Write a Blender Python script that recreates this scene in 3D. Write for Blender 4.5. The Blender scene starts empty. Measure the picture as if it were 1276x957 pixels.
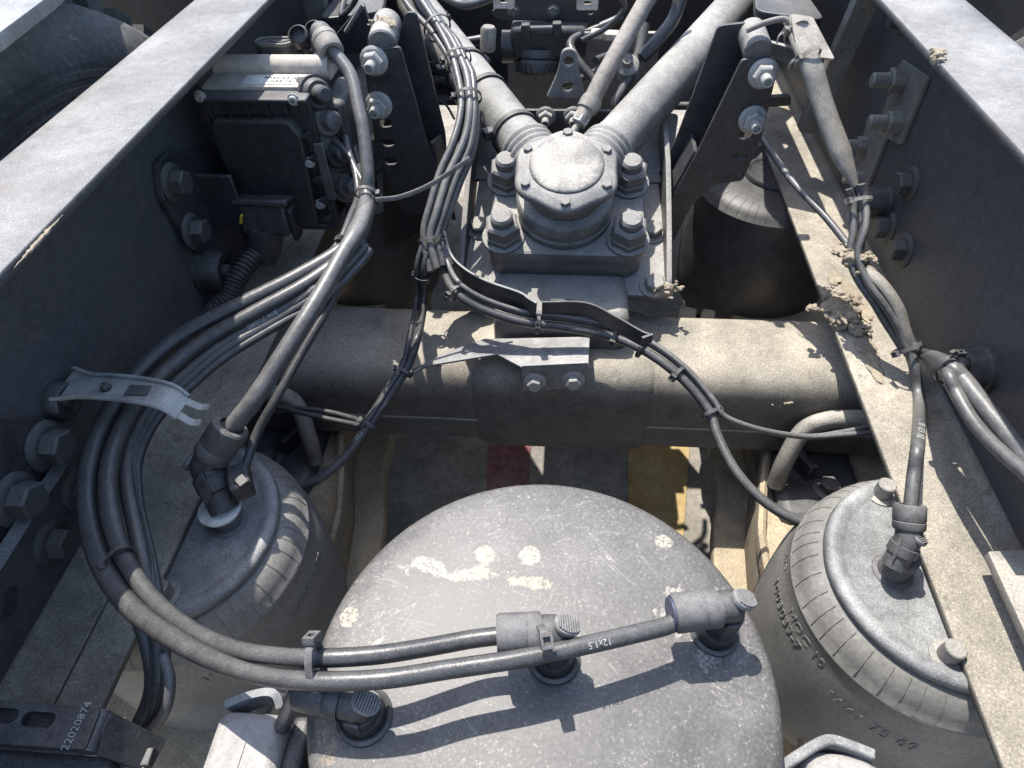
import bpy, bmesh, math, random
from mathutils import Vector, Matrix, noise
from math import radians, pi, sin, cos
random.seed(7)
S = bpy.context.scene
COL = S.collection

# ------------------------------------------------------------------ camera, world, sun, exposure
cd = bpy.data.cameras.new('camera'); cam = bpy.data.objects.new('camera', cd); COL.objects.link(cam)
F = Vector((-0.06682, 0.67968, -0.73046)); X = Vector((0.99702, 0.0738, -0.02253)); U = Vector((-0.0386, 0.72979, 0.68258))
M = Matrix((X, U, -F)).transposed().to_4x4(); M.translation = Vector((0.007, 0, 0.251))
cam.matrix_world = M
cd.sensor_width = 36; cd.lens = 23.132; cd.clip_start = 0.02; cd.clip_end = 5000
S.camera = cam
SUN = Vector((-0.24, 0.40, 1.0)).normalized()
w = bpy.data.worlds.new('World'); S.world = w; w.use_nodes = True
nt = w.node_tree; bg = nt.nodes['Background']
sky = nt.nodes.new('ShaderNodeTexSky'); sky.sky_type = 'NISHITA'; sky.sun_disc = False
sky.sun_elevation = math.asin(SUN.z); sky.sun_rotation = math.atan2(SUN.x, SUN.y)
sky.air_density = 1.0; sky.dust_density = 1.5
nt.links.new(sky.outputs[0], bg.inputs[0]); bg.inputs[1].default_value = 0.15
sl = bpy.data.lights.new('sun', 'SUN'); sun = bpy.data.objects.new('sun', sl); COL.objects.link(sun)
sl.energy = 3.7; sl.angle = radians(0.53); sl.color = (1.0, 0.955, 0.89)
sun.rotation_euler = SUN.to_track_quat('Z', 'Y').to_euler(); sun.location = (0, 0, 5)
S.view_settings.view_transform = 'Standard'; S.view_settings.look = 'None'
S.view_settings.exposure = 1.0; S.view_settings.gamma = 1.0
S.render.resolution_x = 1024; S.render.resolution_y = 768

# ------------------------------------------------------------------ materials
def mat(name, base, rough=0.55, metal=0.0, dust=0.5, dustcol=(0.36, 0.31, 0.24), bump=0.25, scale=60, speck=0.15,
        side=0.12, spots=None, var=0.35, scratch=0.0, dlo=0.35, dhi=0.65, drough=0.8, grain=0.22, rust=0.0):
    m = bpy.data.materials.new(name); m.use_nodes = True
    t = m.node_tree; N = t.nodes; L = t.links
    b = N['Principled BSDF']; b.inputs['Roughness'].default_value = rough; b.inputs['Metallic'].default_value = metal
    tc = N.new('ShaderNodeTexCoord'); geo = N.new('ShaderNodeNewGeometry')
    def nz(sc, det=4, rg=0.6):
        n = N.new('ShaderNodeTexNoise'); n.inputs['Scale'].default_value = sc; n.inputs['Detail'].default_value = det
        n.inputs['Roughness'].default_value = rg; L.new(tc.outputs['Object'], n.inputs['Vector']); return n.outputs['Fac']
    def mp(v, a, c, lo=0.0, hi=1.0):
        n = N.new('ShaderNodeMapRange'); L.new(v, n.inputs[0]); n.inputs[1].default_value = a; n.inputs[2].default_value = c
        n.inputs[3].default_value = lo; n.inputs[4].default_value = hi; return n.outputs[0]
    def ma(op, a, c):
        n = N.new('ShaderNodeMath'); n.operation = op
        for k, v in enumerate((a, c)):
            if isinstance(v, (int, float)): n.inputs[k].default_value = v
            else: L.new(v, n.inputs[k])
        return n.outputs[0]
    def mix(f, a, c):
        n = N.new('ShaderNodeMix'); n.data_type = 'RGBA'
        if isinstance(f, (int, float)): n.inputs[0].default_value = f
        else: L.new(f, n.inputs[0])
        for k, v in ((6, a), (7, c)):
            if isinstance(v, tuple): n.inputs[k].default_value = (*v, 1)
            else: L.new(v, n.inputs[k])
        return n.outputs[2]
    big = nz(9, 5); mid = nz(scale, 6, 0.65); fine = nz(scale * 9, 3, 0.7)
    dk = tuple(c * (1 - var) for c in base); lt = tuple(min(1, c * (1 + var)) for c in base)
    col = mix(mp(mid, 0.3, 0.7), dk, lt)
    sep = N.new('ShaderNodeSeparateXYZ'); L.new(geo.outputs['Normal'], sep.inputs[0])
    up = mp(sep.outputs[2], 0.1, 0.85, side, 1.0)
    df = ma('MULTIPLY', up, mp(ma('ADD', ma('MULTIPLY', big, 0.55), ma('MULTIPLY', mid, 0.45)), dlo, dhi, dust * 0.45, min(1, dust * 1.25)))
    df = ma('MULTIPLY', df, mp(fine, 0.3, 0.65, 0.6, 1.0))
    n = N.new('ShaderNodeClamp'); L.new(df, n.inputs[0]); df = n.outputs[0]
    dvar = mix(mp(big, 0.35, 0.65), tuple(c * 0.8 for c in dustcol), tuple(min(1, c * 1.12) for c in dustcol))
    col = mix(df, col, dvar)
    if speck:
        sp = mp(fine, 0.62, 0.72, 0, speck); col = mix(sp, col, (0.6, 0.56, 0.48))
    if scratch:
        for rot, sc in ((0.55, 55), (2.3, 40), (1.2, 70), (2.9, 60)):
            mpn = N.new('ShaderNodeMapping'); mpn.vector_type = 'TEXTURE'; mpn.inputs['Rotation'].default_value = (0, 0, rot)
            mpn.inputs['Scale'].default_value = (1 / (sc * 0.07), 1 / sc, 1 / sc); L.new(tc.outputs['Object'], mpn.inputs[0])
            n = N.new('ShaderNodeTexNoise'); n.inputs['Scale'].default_value = 1.6; n.inputs['Detail'].default_value = 2
            n.inputs['Distortion'].default_value = 0.8
            L.new(mpn.outputs[0], n.inputs['Vector'])
            f = ma('MULTIPLY', mp(ma('ABSOLUTE', ma('SUBTRACT', n.outputs['Fac'], 0.5), 0), 0.0, 0.006, 1, 0), mp(nz(14 + sc / 9, 2), 0.5, 0.62))
            col = mix(ma('MULTIPLY', f, scratch), col, (0.62, 0.6, 0.56))
        vo = N.new('ShaderNodeTexVoronoi'); vo.inputs['Scale'].default_value = 330; L.new(tc.outputs['Object'], vo.inputs['Vector'])
        f = ma('MULTIPLY', mp(vo.outputs['Distance'], 0.16, 0.30, 1, 0), mp(nz(22, 4, 0.7), 0.47, 0.6))
        col = mix(ma('MULTIPLY', f, 0.25), col, (0.46, 0.43, 0.38))
    if rust:
        rn = ma('MULTIPLY', mp(nz(21, 6, 0.72), 0.56, 0.68), mp(mid, 0.35, 0.6, 0.3, 1.0))
        col = mix(ma('MULTIPLY', rn, rust), col, (0.17, 0.095, 0.05))
        wn = mp(nz(33, 5, 0.75), 0.60, 0.66); col = mix(ma('MULTIPLY', wn, rust * .8), col, tuple(c * .6 for c in base))
    if spots:
        for (sx, sy, r, c, ax) in spots:
            vs = N.new('ShaderNodeVectorMath'); vs.operation = 'SUBTRACT'; L.new(tc.outputs['Object'], vs.inputs[0]); vs.inputs[1].default_value = (sx, sy, 0)
            vm = N.new('ShaderNodeVectorMath'); vm.operation = 'MULTIPLY'; L.new(vs.outputs[0], vm.inputs[0]); vm.inputs[1].default_value = (ax[0] / r, ax[1] / r, 0)
            vl = N.new('ShaderNodeVectorMath'); vl.operation = 'LENGTH'; L.new(vm.outputs[0], vl.inputs[0])
            e = ma('ADD', vl.outputs['Value'], ma('MULTIPLY', ma('SUBTRACT', mid, 0.5), ax[2]))
            f = ma('MULTIPLY', mp(e, 0.85, 1.1, 1, 0), mp(fine, 0.35, 0.65, 0.05, 0.75))
            col = mix(f, col, c)
    gm = N.new('ShaderNodeMix'); gm.data_type = 'RGBA'; gm.blend_type = 'MULTIPLY'; gm.inputs[0].default_value = 1.0
    gv = ma('MULTIPLY', mp(fine, 0.3, 0.7, 1 - grain, 1 + grain), mp(nz(scale * .45, 6, .7), 0.3, 0.7, 1 - grain * .6, 1 + grain * .6))
    cmb = N.new('ShaderNodeCombineXYZ')
    for k in range(3): L.new(gv, cmb.inputs[k])
    L.new(col, gm.inputs[6]); L.new(cmb.outputs[0], gm.inputs[7]); col = gm.outputs[2]
    L.new(col, b.inputs['Base Color'])
    rr = mix(df, (rough,) * 3, (drough,) * 3); L.new(rr, b.inputs['Roughness'])
    if metal:
        L.new(mp(df, 0, 1, metal, 0), b.inputs['Metallic'])
    bp = N.new('ShaderNodeBump'); bp.inputs['Strength'].default_value = bump; bp.inputs['Distance'].default_value = 0.0012
    L.new(ma('ADD', ma('MULTIPLY', mid, 0.8), ma('MULTIPLY', fine, 0.35)), bp.inputs['Height']); L.new(bp.outputs[0], b.inputs['Normal'])
    return m

GREY = (0.32, 0.305, 0.28); TAN = (0.42, 0.345, 0.235)
M_ = dict(
    rail=mat('rail_paint', (0.032, 0.036, 0.043), 0.5, 0, 1.0, (0.29, 0.286, 0.278), side=0.12, speck=0.5, dlo=.2, dhi=.6, scale=110, bump=.4, rust=0.25),
    flange=mat('rail_flange_dirt', (0.07, 0.068, 0.062), 0.7, 0, 1.0, (0.42, 0.375, 0.295), side=0.1, speck=0.4, bump=0.8, dlo=.25, dhi=.6, rust=0.5),
    black=mat('black_steel', (0.022, 0.024, 0.028), 0.4, 0, 0.4, (.26, .255, .24), side=0.08),
    dirty=mat('dusty_steel', (0.09, 0.088, 0.085), 0.55, 0, 1.0, (0.43, 0.40, 0.34), side=0.3, bump=0.4, dlo=.2, dhi=.55, rust=0.4),
    cast=mat('cast_iron', (0.085, 0.085, 0.087), 0.5, 0, 1.0, (0.36, 0.347, 0.315), side=0.12, bump=0.6, speck=0.3, dlo=.2, dhi=.55, rust=0.3),
    dome=mat('worn_dome', (0.12, 0.12, 0.12), 0.4, 0.2, 0.9, (0.44, 0.41, 0.35), side=0.0, bump=0.6, speck=0.3, scale=48, dlo=.49, dhi=.58, grain=.3),
    tube=mat('rod_paint', (0.13, 0.13, 0.125), 0.5, 0, 0.95, (0.37, 0.36, 0.33), side=0.25, bump=0.3, speck=0.3, rust=0.3),
    axle=mat('axle_paint', (0.05, 0.052, 0.055), 0.5, 0, 1.0, (0.40, 0.36, 0.285), side=0.10, bump=0.4, speck=0.35, dlo=.2, dhi=.5, rust=0.2),
    tan=mat('tan_dirt', (0.11, 0.10, 0.085), 0.8, 0, 1.0, (0.47, 0.385, 0.26), side=0.4, bump=0.8, dlo=.2, dhi=.5, rust=0.35),
    hose=mat('hose_rubber', (0.03, 0.031, 0.033), 0.3, 0, 0.7, (0.14, 0.137, 0.13), side=0.1, drough=0.34, scale=120, speck=0.3, bump=0.3),
    hoselt=mat('dusty_hose', (0.055, 0.055, 0.056), 0.36, 0, 0.75, (0.22, 0.216, 0.205), side=0.15, drough=0.4, scale=120, speck=0.3, bump=0.3),
    plastic=mat('black_plastic', (0.022, 0.023, 0.025), 0.4, 0, 0.55, (0.22, 0.215, 0.20), side=0.06, scale=150, speck=0.2, bump=0.2),
    gplastic=mat('grey_dusty_plastic', (0.05, 0.049, 0.05), 0.5, 0, 0.8, (0.23, 0.22, 0.21), side=0.22, scale=150, speck=0.3),
    pad=mat('rib_pad', (0.12, 0.12, 0.12), 0.5, 0, 0.8, (0.34, 0.33, 0.31), side=0.4, scale=150),
    rubber=mat('bellows_rubber', (0.10, 0.098, 0.092), 0.55, 0, 0.9, (0.26, 0.25, 0.225), side=0.85, scale=25, bump=0.1, speck=0.08, dlo=.25, dhi=.7, var=.12, grain=.08),
    rubber_shaded=mat('shaded_bellows_rubber', (0.065, 0.064, 0.062), 0.42, 0, 0.35, (0.10, 0.097, 0.09), side=0.3, scale=25, bump=0.15),  # darker copy of the rubber, carries the shade beyond the axle in its colour
    plate=mat('spring_plate_paint', (0.11, 0.115, 0.12), 0.45, 0.1, 0.9, (0.36, 0.36, 0.345), side=0.25, scale=80, speck=0.5, scratch=0),
    zinc=mat('zinc_steel', (0.36, 0.36, 0.345), 0.38, 0.25, 0.6, (0.34, 0.33, 0.30), side=0.2, bump=0.3),
    module=mat('module_plastic', (0.018, 0.019, 0.021), 0.4, 0, 0.6, (0.26, 0.25, 0.235), side=0.1, scale=150),
    sheet=mat('sheet_grey', (0.15, 0.15, 0.152), 0.45, 0.1, 0.8, (0.37, 0.365, 0.35), side=0.15, scale=90, speck=.3),
    bolt=mat('bolt_steel', (0.17, 0.17, 0.165), 0.45, 0.5, 0.8, (0.45, 0.42, 0.36), side=0.25, bump=0.5),
    dbolt=mat('dark_bolt', (0.035, 0.037, 0.04), 0.45, 0.2, 0.6, GREY, side=0.2, bump=0.5),
    cream=mat('dusty_cream', (0.42, 0.38, 0.33), 0.7, 0, 0.6, (0.56, 0.50, 0.43), side=0.3),
    white=mat('white_plastic', (0.72, 0.72, 0.66), 0.45, 0, 0.3, GREY, side=0.1, speck=0),
    print=mat('white_print', (0.36, 0.37, 0.38), 0.6, 0, 0.3, GREY, speck=0),
    hprint=mat('pale_hose_print', (0.42, 0.42, 0.40), 0.6, 0, 0.3, GREY, speck=0),
    mud=mat('dry_mud', (0.26, 0.22, 0.165), 0.95, 0, 0.6, (0.40, 0.34, 0.25), side=0.3, bump=1.0, scale=90),
    tyre=mat('tyre_rubber', (0.032, 0.034, 0.038), 0.6, 0, 0.7, (0.22, 0.22, 0.20), side=0.45, scale=14, speck=0.12),
    panel=mat('grey_panel', (0.15, 0.155, 0.16), 0.45, 0, 0.6, (0.36, 0.37, 0.37), side=0.2),
    lblock=mat('light_grey_cast', (0.20, 0.195, 0.19), 0.6, 0, 0.9, (0.42, 0.40, 0.37), side=0.35, bump=0.7, scale=200),
    asphalt=mat('ground_asphalt', (0.10, 0.095, 0.088), 0.9, 0, 0.9, (0.38, 0.34, 0.285), scale=80, bump=0.9, speck=0.25),
    red=mat('red_paint', (0.20, 0.02, 0.028), 0.8, 0, 0.75, (0.26, 0.20, 0.17), scale=60, bump=0.7, var=.6, speck=0.05),
    yellow=mat('yellow_paint', (0.45, 0.28, 0.04), 0.8, 0, 1.0, (0.36, 0.30, 0.20), scale=40, speck=0.1),
    yclip=mat('yellow_clip', (0.7, 0.55, 0.05), 0.5, 0, 0.2, GREY, speck=0),
    blue=mat('blue_seal', (0.02, 0.025, 0.07), 0.4, 0, 0.2, GREY, speck=0),
    rust=mat('rusty_pipe', (0.15, 0.13, 0.115), 0.8, 0, 0.9, (0.36, 0.33, 0.29), side=0.5, bump=0.9, scale=160, speck=0.4),
    tape=mat('weathered_tape', (0.13, 0.125, 0.115), 0.6, 0, 0.9, (0.36, 0.33, 0.28), side=0.45, scale=70, bump=0.5),
    shield=mat('pale_shield', (0.30, 0.27, 0.23), 0.75, 0, 0.95, (0.56, 0.50, 0.42), side=0.4, bump=0.5, rust=0.4),
)
CREAM = (0.62, 0.55, 0.40)
M_['tank'] = mat('tank_paint', (0.074, 0.072, 0.069), 0.4, 0.1, 0.9, (0.158, 0.150, 0.140), side=0.25, scale=45, speck=0.35, scratch=0.22, dlo=.25, dhi=.7, drough=.6, grain=.16,
    spots=[(-0.138, 0.03, 0.0065, CREAM, (1, 0.85, .3)), (-0.012, 0.082, 0.008, CREAM, (1, 1, .6)), (0.088, 0.103, 0.007, CREAM, (1, 1.2, .6)),
           (-0.056, 0.064, 0.010, (0.50, 0.42, 0.29), (0.8, 1.6, 5.6)), (-0.045, 0.082, 0.009, (0.55, 0.47, 0.33), (1, 1.4, 3.2)),
           (-0.092, 0.072, 0.014, (0.38, 0.36, 0.32), (1.0, 1.8, 6.5)), (-0.012, 0.060, 0.008, (0.50, 0.42, 0.29), (0.7, 1.8, 4.5)),
           (-0.13, -0.045, 0.014, (0.34, 0.26, 0.17), (1.6, 0.8, 3.4)), (0.1, 0.04, 0.02, (0.45, 0.42, 0.36), (1, 1, 6.5))])

# ------------------------------------------------------------------ mesh helpers
V = Vector
class MB:
    def __init__(s): s.v = []; s.f = []
    def add(s, vs, fs):
        o = len(s.v); s.v += [V(p) for p in vs]; s.f += [tuple(o + i for i in f) for f in fs]; return s
    def merge(s, o): return s.add(o.v, o.f)
    def xf(s, m): s.v = [m @ p for p in s.v]; return s
def mesh_of(name, mb, m, sharp=38, smooth=True):
    me = bpy.data.meshes.new(name); me.from_pydata([tuple(p) for p in mb.v], [], mb.f)
    bm = bmesh.new(); bm.from_mesh(me); bmesh.ops.recalc_face_normals(bm, faces=bm.faces); bm.to_mesh(me); bm.free()
    if smooth:
        me.shade_smooth(); me.set_sharp_from_angle(angle=radians(sharp))
    if m: me.materials.append(M_[m] if isinstance(m, str) else m)
    return me
def thing(name, loc, label, cat, group=None):
    o = bpy.data.objects.new(name, None); COL.objects.link(o); o.location = loc; o.empty_display_size = 0.02
    o['label'] = label; o['category'] = cat
    if group: o['group'] = group
    return o
def part(name, mb, m, parent, label=None, bevel=0, kind=None, sharp=38):
    off = V((0, 0, 0)); p = parent
    while p is not None: off += V(p.location); p = p.parent
    mb2 = MB(); mb2.v = [q - off for q in mb.v]; mb2.f = mb.f
    o = bpy.data.objects.new(name, mesh_of(name, mb2, m, sharp)); COL.objects.link(o); o.parent = parent
    if bevel:
        b = o.modifiers.new('bevel', 'BEVEL'); b.width = bevel; b.segments = 2; b.limit_method = 'ANGLE'; b.angle_limit = radians(40); b.harden_normals = False
    if label: o['label'] = label
    if kind: o['kind'] = kind
    return o
def solo(name, mb, m, loc, label, cat, group=None, bevel=0, kind=None):
    mb2 = MB(); mb2.v = [q - V(loc) for q in mb.v]; mb2.f = mb.f
    o = bpy.data.objects.new(name, mesh_of(name, mb2, m)); COL.objects.link(o); o.location = loc
    if kind: o['kind'] = kind
    if label: o['label'] = label
    if cat: o['category'] = cat
    if group: o['group'] = group
    if bevel:
        b = o.modifiers.new('bevel', 'BEVEL'); b.width = bevel; b.segments = 2; b.limit_method = 'ANGLE'; b.angle_limit = radians(40)
    return o
def box(a, b):
    x0, y0, z0 = a; x1, y1, z1 = b
    return MB().add([(x0, y0, z0), (x1, y0, z0), (x1, y1, z0), (x0, y1, z0), (x0, y0, z1), (x1, y0, z1), (x1, y1, z1), (x0, y1, z1)],
                    [(0, 3, 2, 1), (4, 5, 6, 7), (0, 1, 5, 4), (1, 2, 6, 5), (2, 3, 7, 6), (3, 0, 4, 7)])
def cbox(c, s, rot=None):
    m = box((-s[0] / 2, -s[1] / 2, -s[2] / 2), (s[0] / 2, s[1] / 2, s[2] / 2))
    if rot is not None: m.xf(rot.to_4x4())
    return m.xf(Matrix.Translation(V(c)))
def frame(axis, up=None):
    z = V(axis).normalized(); u = V(up) if up is not None else (V((0, 0, 1)) if abs(z.z) < 0.9 else V((0, 1, 0)))
    x = u.cross(z).normalized(); y = z.cross(x)
    return Matrix((x, y, z)).transposed()
def lathe(prof, origin=(0, 0, 0), axis=(0, 0, 1), n=40, fn=None, up=None):
    R = frame(axis, up); mb = MB(); vs = []; fs = []
    for r, z in prof:
        for k in range(n):
            a = 2 * pi * k / n; rr, zz = (r, z) if fn is None else fn(r, z, a)
            vs.append(V(origin) + R @ V((rr * cos(a), rr * sin(a), zz)))
    for i in range(len(prof) - 1):
        for k in range(n):
            k2 = (k + 1) % n; fs.append((i * n + k, i * n + k2, (i + 1) * n + k2, (i + 1) * n + k))
    if prof[0][0] > 0: fs.append(tuple(range(n)))
    if prof[-1][0] > 0: fs.append(tuple((len(prof) - 1) * n + k for k in range(n)))
    return mb.add(vs, fs)
def cyl(p0, p1, r, n=20, ch=0.0, r1=None):
    p0 = V(p0); p1 = V(p1); L = (p1 - p0).length; r1 = r if r1 is None else r1
    if ch: pr = [(r - ch, 0), (r, ch), (r1, L - ch), (r1 - ch, L)]
    else: pr = [(r, 0), (r1, L)]
    return lathe(pr, p0, p1 - p0, n)
def rings(mb_list):
    m = MB()
    for q in mb_list: m.merge(q)
    return m
def crom(pts, n):
    P = [V(p) for p in pts]; P = [P[0] * 2 - P[1]] + P + [P[-1] * 2 - P[-2]]; out = []
    for i in range(1, len(P) - 2):
        a, b, c, d = P[i - 1:i + 3]
        for k in range(n):
            t = k / n
            out.append(0.5 * ((2 * b) + (c - a) * t + (2 * a - 5 * b + 4 * c - d) * t * t + (3 * b - a - 3 * c + d) * t ** 3))
    out.append(P[-2]); return out
def frames(path, up0=(0, 0, 1)):
    T = []
    for i in range(len(path)):
        a = path[max(0, i - 1)]; b = path[min(len(path) - 1, i + 1)]; T.append((b - a).normalized())
    n = V(up0) - T[0] * V(up0).dot(T[0])
    if n.length < 1e-3: n = V((0, 1, 0)) - T[0] * T[0].y
    n.normalize(); N = [n]
    for i in range(1, len(path)):
        n = N[-1] - T[i] * N[-1].dot(T[i]); n.normalize(); N.append(n)
    return T, N
def tube(path, r, n=12, r2=None, rf=None, up0=(0, 0, 1), fixed=False):
    path = [V(p) for p in path]; T, N = frames(path, up0); vs = []; fs = []
    for i, p in enumerate(path):
        nn = N[i]
        if fixed:
            nn = V(up0) - T[i] * V(up0).dot(T[i]); nn.normalize()
        b = T[i].cross(nn); k1 = rf(i, i / (len(path) - 1)) if rf else 1.0
        for k in range(n):
            a = 2 * pi * k / n
            vs.append(p + nn * cos(a) * (r2 if r2 else r) * k1 + b * sin(a) * r * k1)
    for i in range(len(path) - 1):
        for k in range(n):
            k2 = (k + 1) % n; fs.append((i * n + k, i * n + k2, (i + 1) * n + k2, (i + 1) * n + k))
    fs.append(tuple(range(n))); fs.append(tuple((len(path) - 1) * n + k for k in range(n)))
    return MB().add(vs, fs)
def ribbon(path, h, t, up0=(0, 0, 1)):
    path = [V(p) for p in path]; T, N = frames(path, up0); vs = []; fs = []
    for i, p in enumerate(path):
        nn = V(up0) - T[i] * V(up0).dot(T[i]); nn.normalize(); b = T[i].cross(nn)
        hh = h(i / (len(path) - 1)) if callable(h) else h
        for a, c in ((0, 1), (0, -1), (-1, -1), (-1, 1)): vs.append(p + nn * a * hh + b * c * t / 2)
    for i in range(len(path) - 1):
        for k in range(4):
            k2 = (k + 1) % 4; fs.append((i * 4 + k, i * 4 + k2, (i + 1) * 4 + k2, (i + 1) * 4 + k))
    fs += [(0, 1, 2, 3), tuple((len(path) - 1) * 4 + k for k in range(4))]
    return MB().add(vs, fs)
def rc(pts, r, seg=4):
    out = []; n = len(pts)
    for i, p in enumerate(pts):
        a = V((*pts[i - 1][:2], 0)); b = V((*p[:2], 0)); c = V((*pts[(i + 1) % n][:2], 0)); rr = p[2] if len(p) > 2 else r
        if rr <= 0: out.append((b.x, b.y)); continue
        d1 = (a - b); d2 = (c - b); l = min(rr, d1.length * 0.49, d2.length * 0.49)
        s = b + d1.normalized() * l; e = b + d2.normalized() * l
        for k in range(seg + 1):
            t = k / seg; q = s * (1 - t) ** 2 + b * 2 * t * (1 - t) + e * t * t; out.append((q.x, q.y))
    return out
def slot(cx, cy, w, h, n=8, ang=0):
    r = h / 2; L = w / 2 - r; o = []
    for k in range(n + 1): a = -pi / 2 + pi * k / n; o.append((L + r * cos(a), r * sin(a)))
    for k in range(n + 1): a = pi / 2 + pi * k / n; o.append((-L + r * cos(a), r * sin(a)))
    c, s = cos(ang), sin(ang)
    return [(cx + c * x - s * y, cy + s * x + c * y) for x, y in o]
def curve_mesh(cu):
    o = bpy.data.objects.new('tmp', cu); COL.objects.link(o); dg = bpy.context.evaluated_depsgraph_get()
    me = o.evaluated_get(dg).to_mesh(); mb = MB().add([v.co.copy() for v in me.vertices], [tuple(p.vertices) for p in me.polygons])
    o.evaluated_get(dg).to_mesh_clear(); bpy.data.objects.remove(o); bpy.data.curves.remove(cu); return mb
def plate(outline, t, o=(0, 0, 0), u=(1, 0, 0), v=(0, 1, 0), holes=(), bev=0.0006):
    cu = bpy.data.curves.new('c', 'CURVE'); cu.dimensions = '2D'; cu.fill_mode = 'BOTH'; cu.extrude = max(1e-5, t / 2 - bev); cu.bevel_depth = bev; cu.bevel_resolution = 1; cu.offset = -bev
    for pts in [outline] + list(holes):
        s = cu.splines.new('POLY'); s.points.add(len(pts) - 1)
        for k, p in enumerate(pts): s.points[k].co = (p[0], p[1], 0, 1)
        s.use_cyclic_u = True
    mb = curve_mesh(cu); u = V(u).normalized(); v = V(v); v = (v - u * v.dot(u)).normalized(); w_ = u.cross(v)
    R = Matrix((u, v, w_)).transposed().to_4x4(); R.translation = V(o); return mb.xf(R)
def plate3(pts3, t, holes3=(), r=0.004, flip=False):
    """flat plate through roughly coplanar world points; holes3 = (centre, w, h, ang)"""
    P = [V(p) for p in pts3]; c = sum(P, V()) / len(P); n = V()
    for i in range(len(P)): n += (P[i] - c).cross(P[(i + 1) % len(P)] - c)
    n.normalize(); u = (P[1] - P[0]); u = (u - n * u.dot(n)).normalized(); v = n.cross(u)
    o2 = [((p - c).dot(u), (p - c).dot(v)) for p in P]
    hs = [slot((V(h[0]) - c).dot(u), (V(h[0]) - c).dot(v), h[1], h[2], ang=h[3]) for h in holes3]
    return plate(rc(o2, r), t, c, u, v, hs)
def text_mb(s, size, ex=0.0003):
    cu = bpy.data.curves.new('t', 'FONT'); cu.body = s; cu.size = size; cu.extrude = ex; cu.align_x = 'CENTER'; cu.align_y = 'CENTER'; cu.resolution_u = 2
    return curve_mesh(cu)
def text_flat(s, size, o, u, v, ex=0.0003):
    u = V(u).normalized(); v = V(v); v = (v - u * v.dot(u)).normalized(); w_ = u.cross(v)
    R = Matrix((u, v, w_)).transposed().to_4x4(); R.translation = V(o) + w_ * ex; return text_mb(s, size, ex).xf(R)
def text_tube(s, size, path, pos, r, side, flip=False):
    """lay text along a hose; side = world direction the letters face"""
    mb = text_mb(s, size, 0.0001); path = [V(p) for p in path]
    L = [0]
    for i in range(1, len(path)): L.append(L[-1] + (path[i] - path[i - 1]).length)
    out = []
    for p in mb.v:
        q = -p if flip else p
        d = min(max(pos * L[-1] + q.x, 0), L[-1] - 1e-6); i = max(j for j in range(len(L)) if L[j] <= d); i = min(i, len(path) - 2)
        t = (d - L[i]) / (L[i + 1] - L[i]); c = path[i].lerp(path[i + 1], t); T = (path[i + 1] - path[i]).normalized()
        n = V(side) - T * V(side).dot(T); n.normalize(); b = n.cross(T); a = q.y / r
        out.append(c + (n * cos(a) + b * sin(a)) * (r + 0.00025 + p.z))
    mb.v = out; return mb
BOLT = {}
def hexprism(r, h, z0=0, ch=0.12, rot=0.0):
    c = r * ch
    pr = [(r, z0), (r, z0 + h - c), (r - c * 1.2, z0 + h)]
    return lathe(pr, n=6)
def bolt_mesh(kind, m):
    k = (kind, m)
    if k in BOLT: return BOLT[k]
    if kind == 'flange': mb = rings([lathe([(1.5, 0), (1.5, 0.12), (1.2, 0.3), (1.0, 0.32)], n=20), hexprism(1.0, 1.0, 0.25)])   # unit = hex corner radius
    elif kind == 'washer': mb = rings([lathe([(1.45, 0), (1.45, 0.18), (1.35, 0.22)], n=20), hexprism(1.0, 0.85, 0.2)])
    elif kind == 'nut': mb = rings([lathe([(1.32, 0), (1.32, 0.12), (1.12, 0.3), (1.0, 0.32)], n=20), hexprism(1.0, 0.9, 0.25), lathe([(0.5, 1.1), (0.5, 2.2), (0.42, 2.3), (0.3, 2.3), (0.26, 1.9), (.0001, 1.9)], n=14)])
    elif kind == 'thread':
        pr = []
        for i in range(9): pr += [(0.52, 1.0 + i * 0.16), (0.6, 1.08 + i * 0.16)]
        pr.append((0.4, 2.5)); mb = rings([lathe([(1.1, 0), (1.1, 0.1)], n=20), hexprism(1.0, 1.05, 0.05), lathe(pr, n=14)])
    elif kind == 'big':
        mb = rings([lathe([(1.18, 0), (1.18, 0.14), (1.05, 0.2)], n=24), hexprism(1.05, 0.42, 0.15, 0.06), hexprism(0.98, 0.85, 0.5), lathe([(0.62, 1.3), (0.62, 1.75), (0.5, 1.9), (0.3, 1.93)], n=18)])
    elif kind == 'small': mb = rings([hexprism(1.0, 0.6)])
    elif kind == 'torx': mb = rings([lathe([(1.3, 0), (1.3, 0.25), (1.0, 0.3), (0.95, 0.9), (0.8, 1.05), (0.45, 1.05), (0.4, 0.7), (0.0001, 0.7)], n=16)])
    BOLT[k] = mesh_of(kind + '_bolt', mb, m, 30); return BOLT[k]
def bolt(parent, loc, axis, size, kind='flange', m='dbolt', name='bolt', spin=None):
    o = bpy.data.objects.new(name, bolt_mesh(kind, m)); COL.objects.link(o); o.parent = parent
    off = V((0, 0, 0)); p = parent
    while p is not None: off += V(p.location); p = p.parent
    R = frame(axis) @ Matrix.Rotation(random.uniform(0, 1) if spin is None else spin, 3, 'Z')
    mm = R.to_4x4() @ Matrix.Scale(size, 4); mm.translation = V(loc) - off; o.matrix_local = mm
    return o
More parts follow.
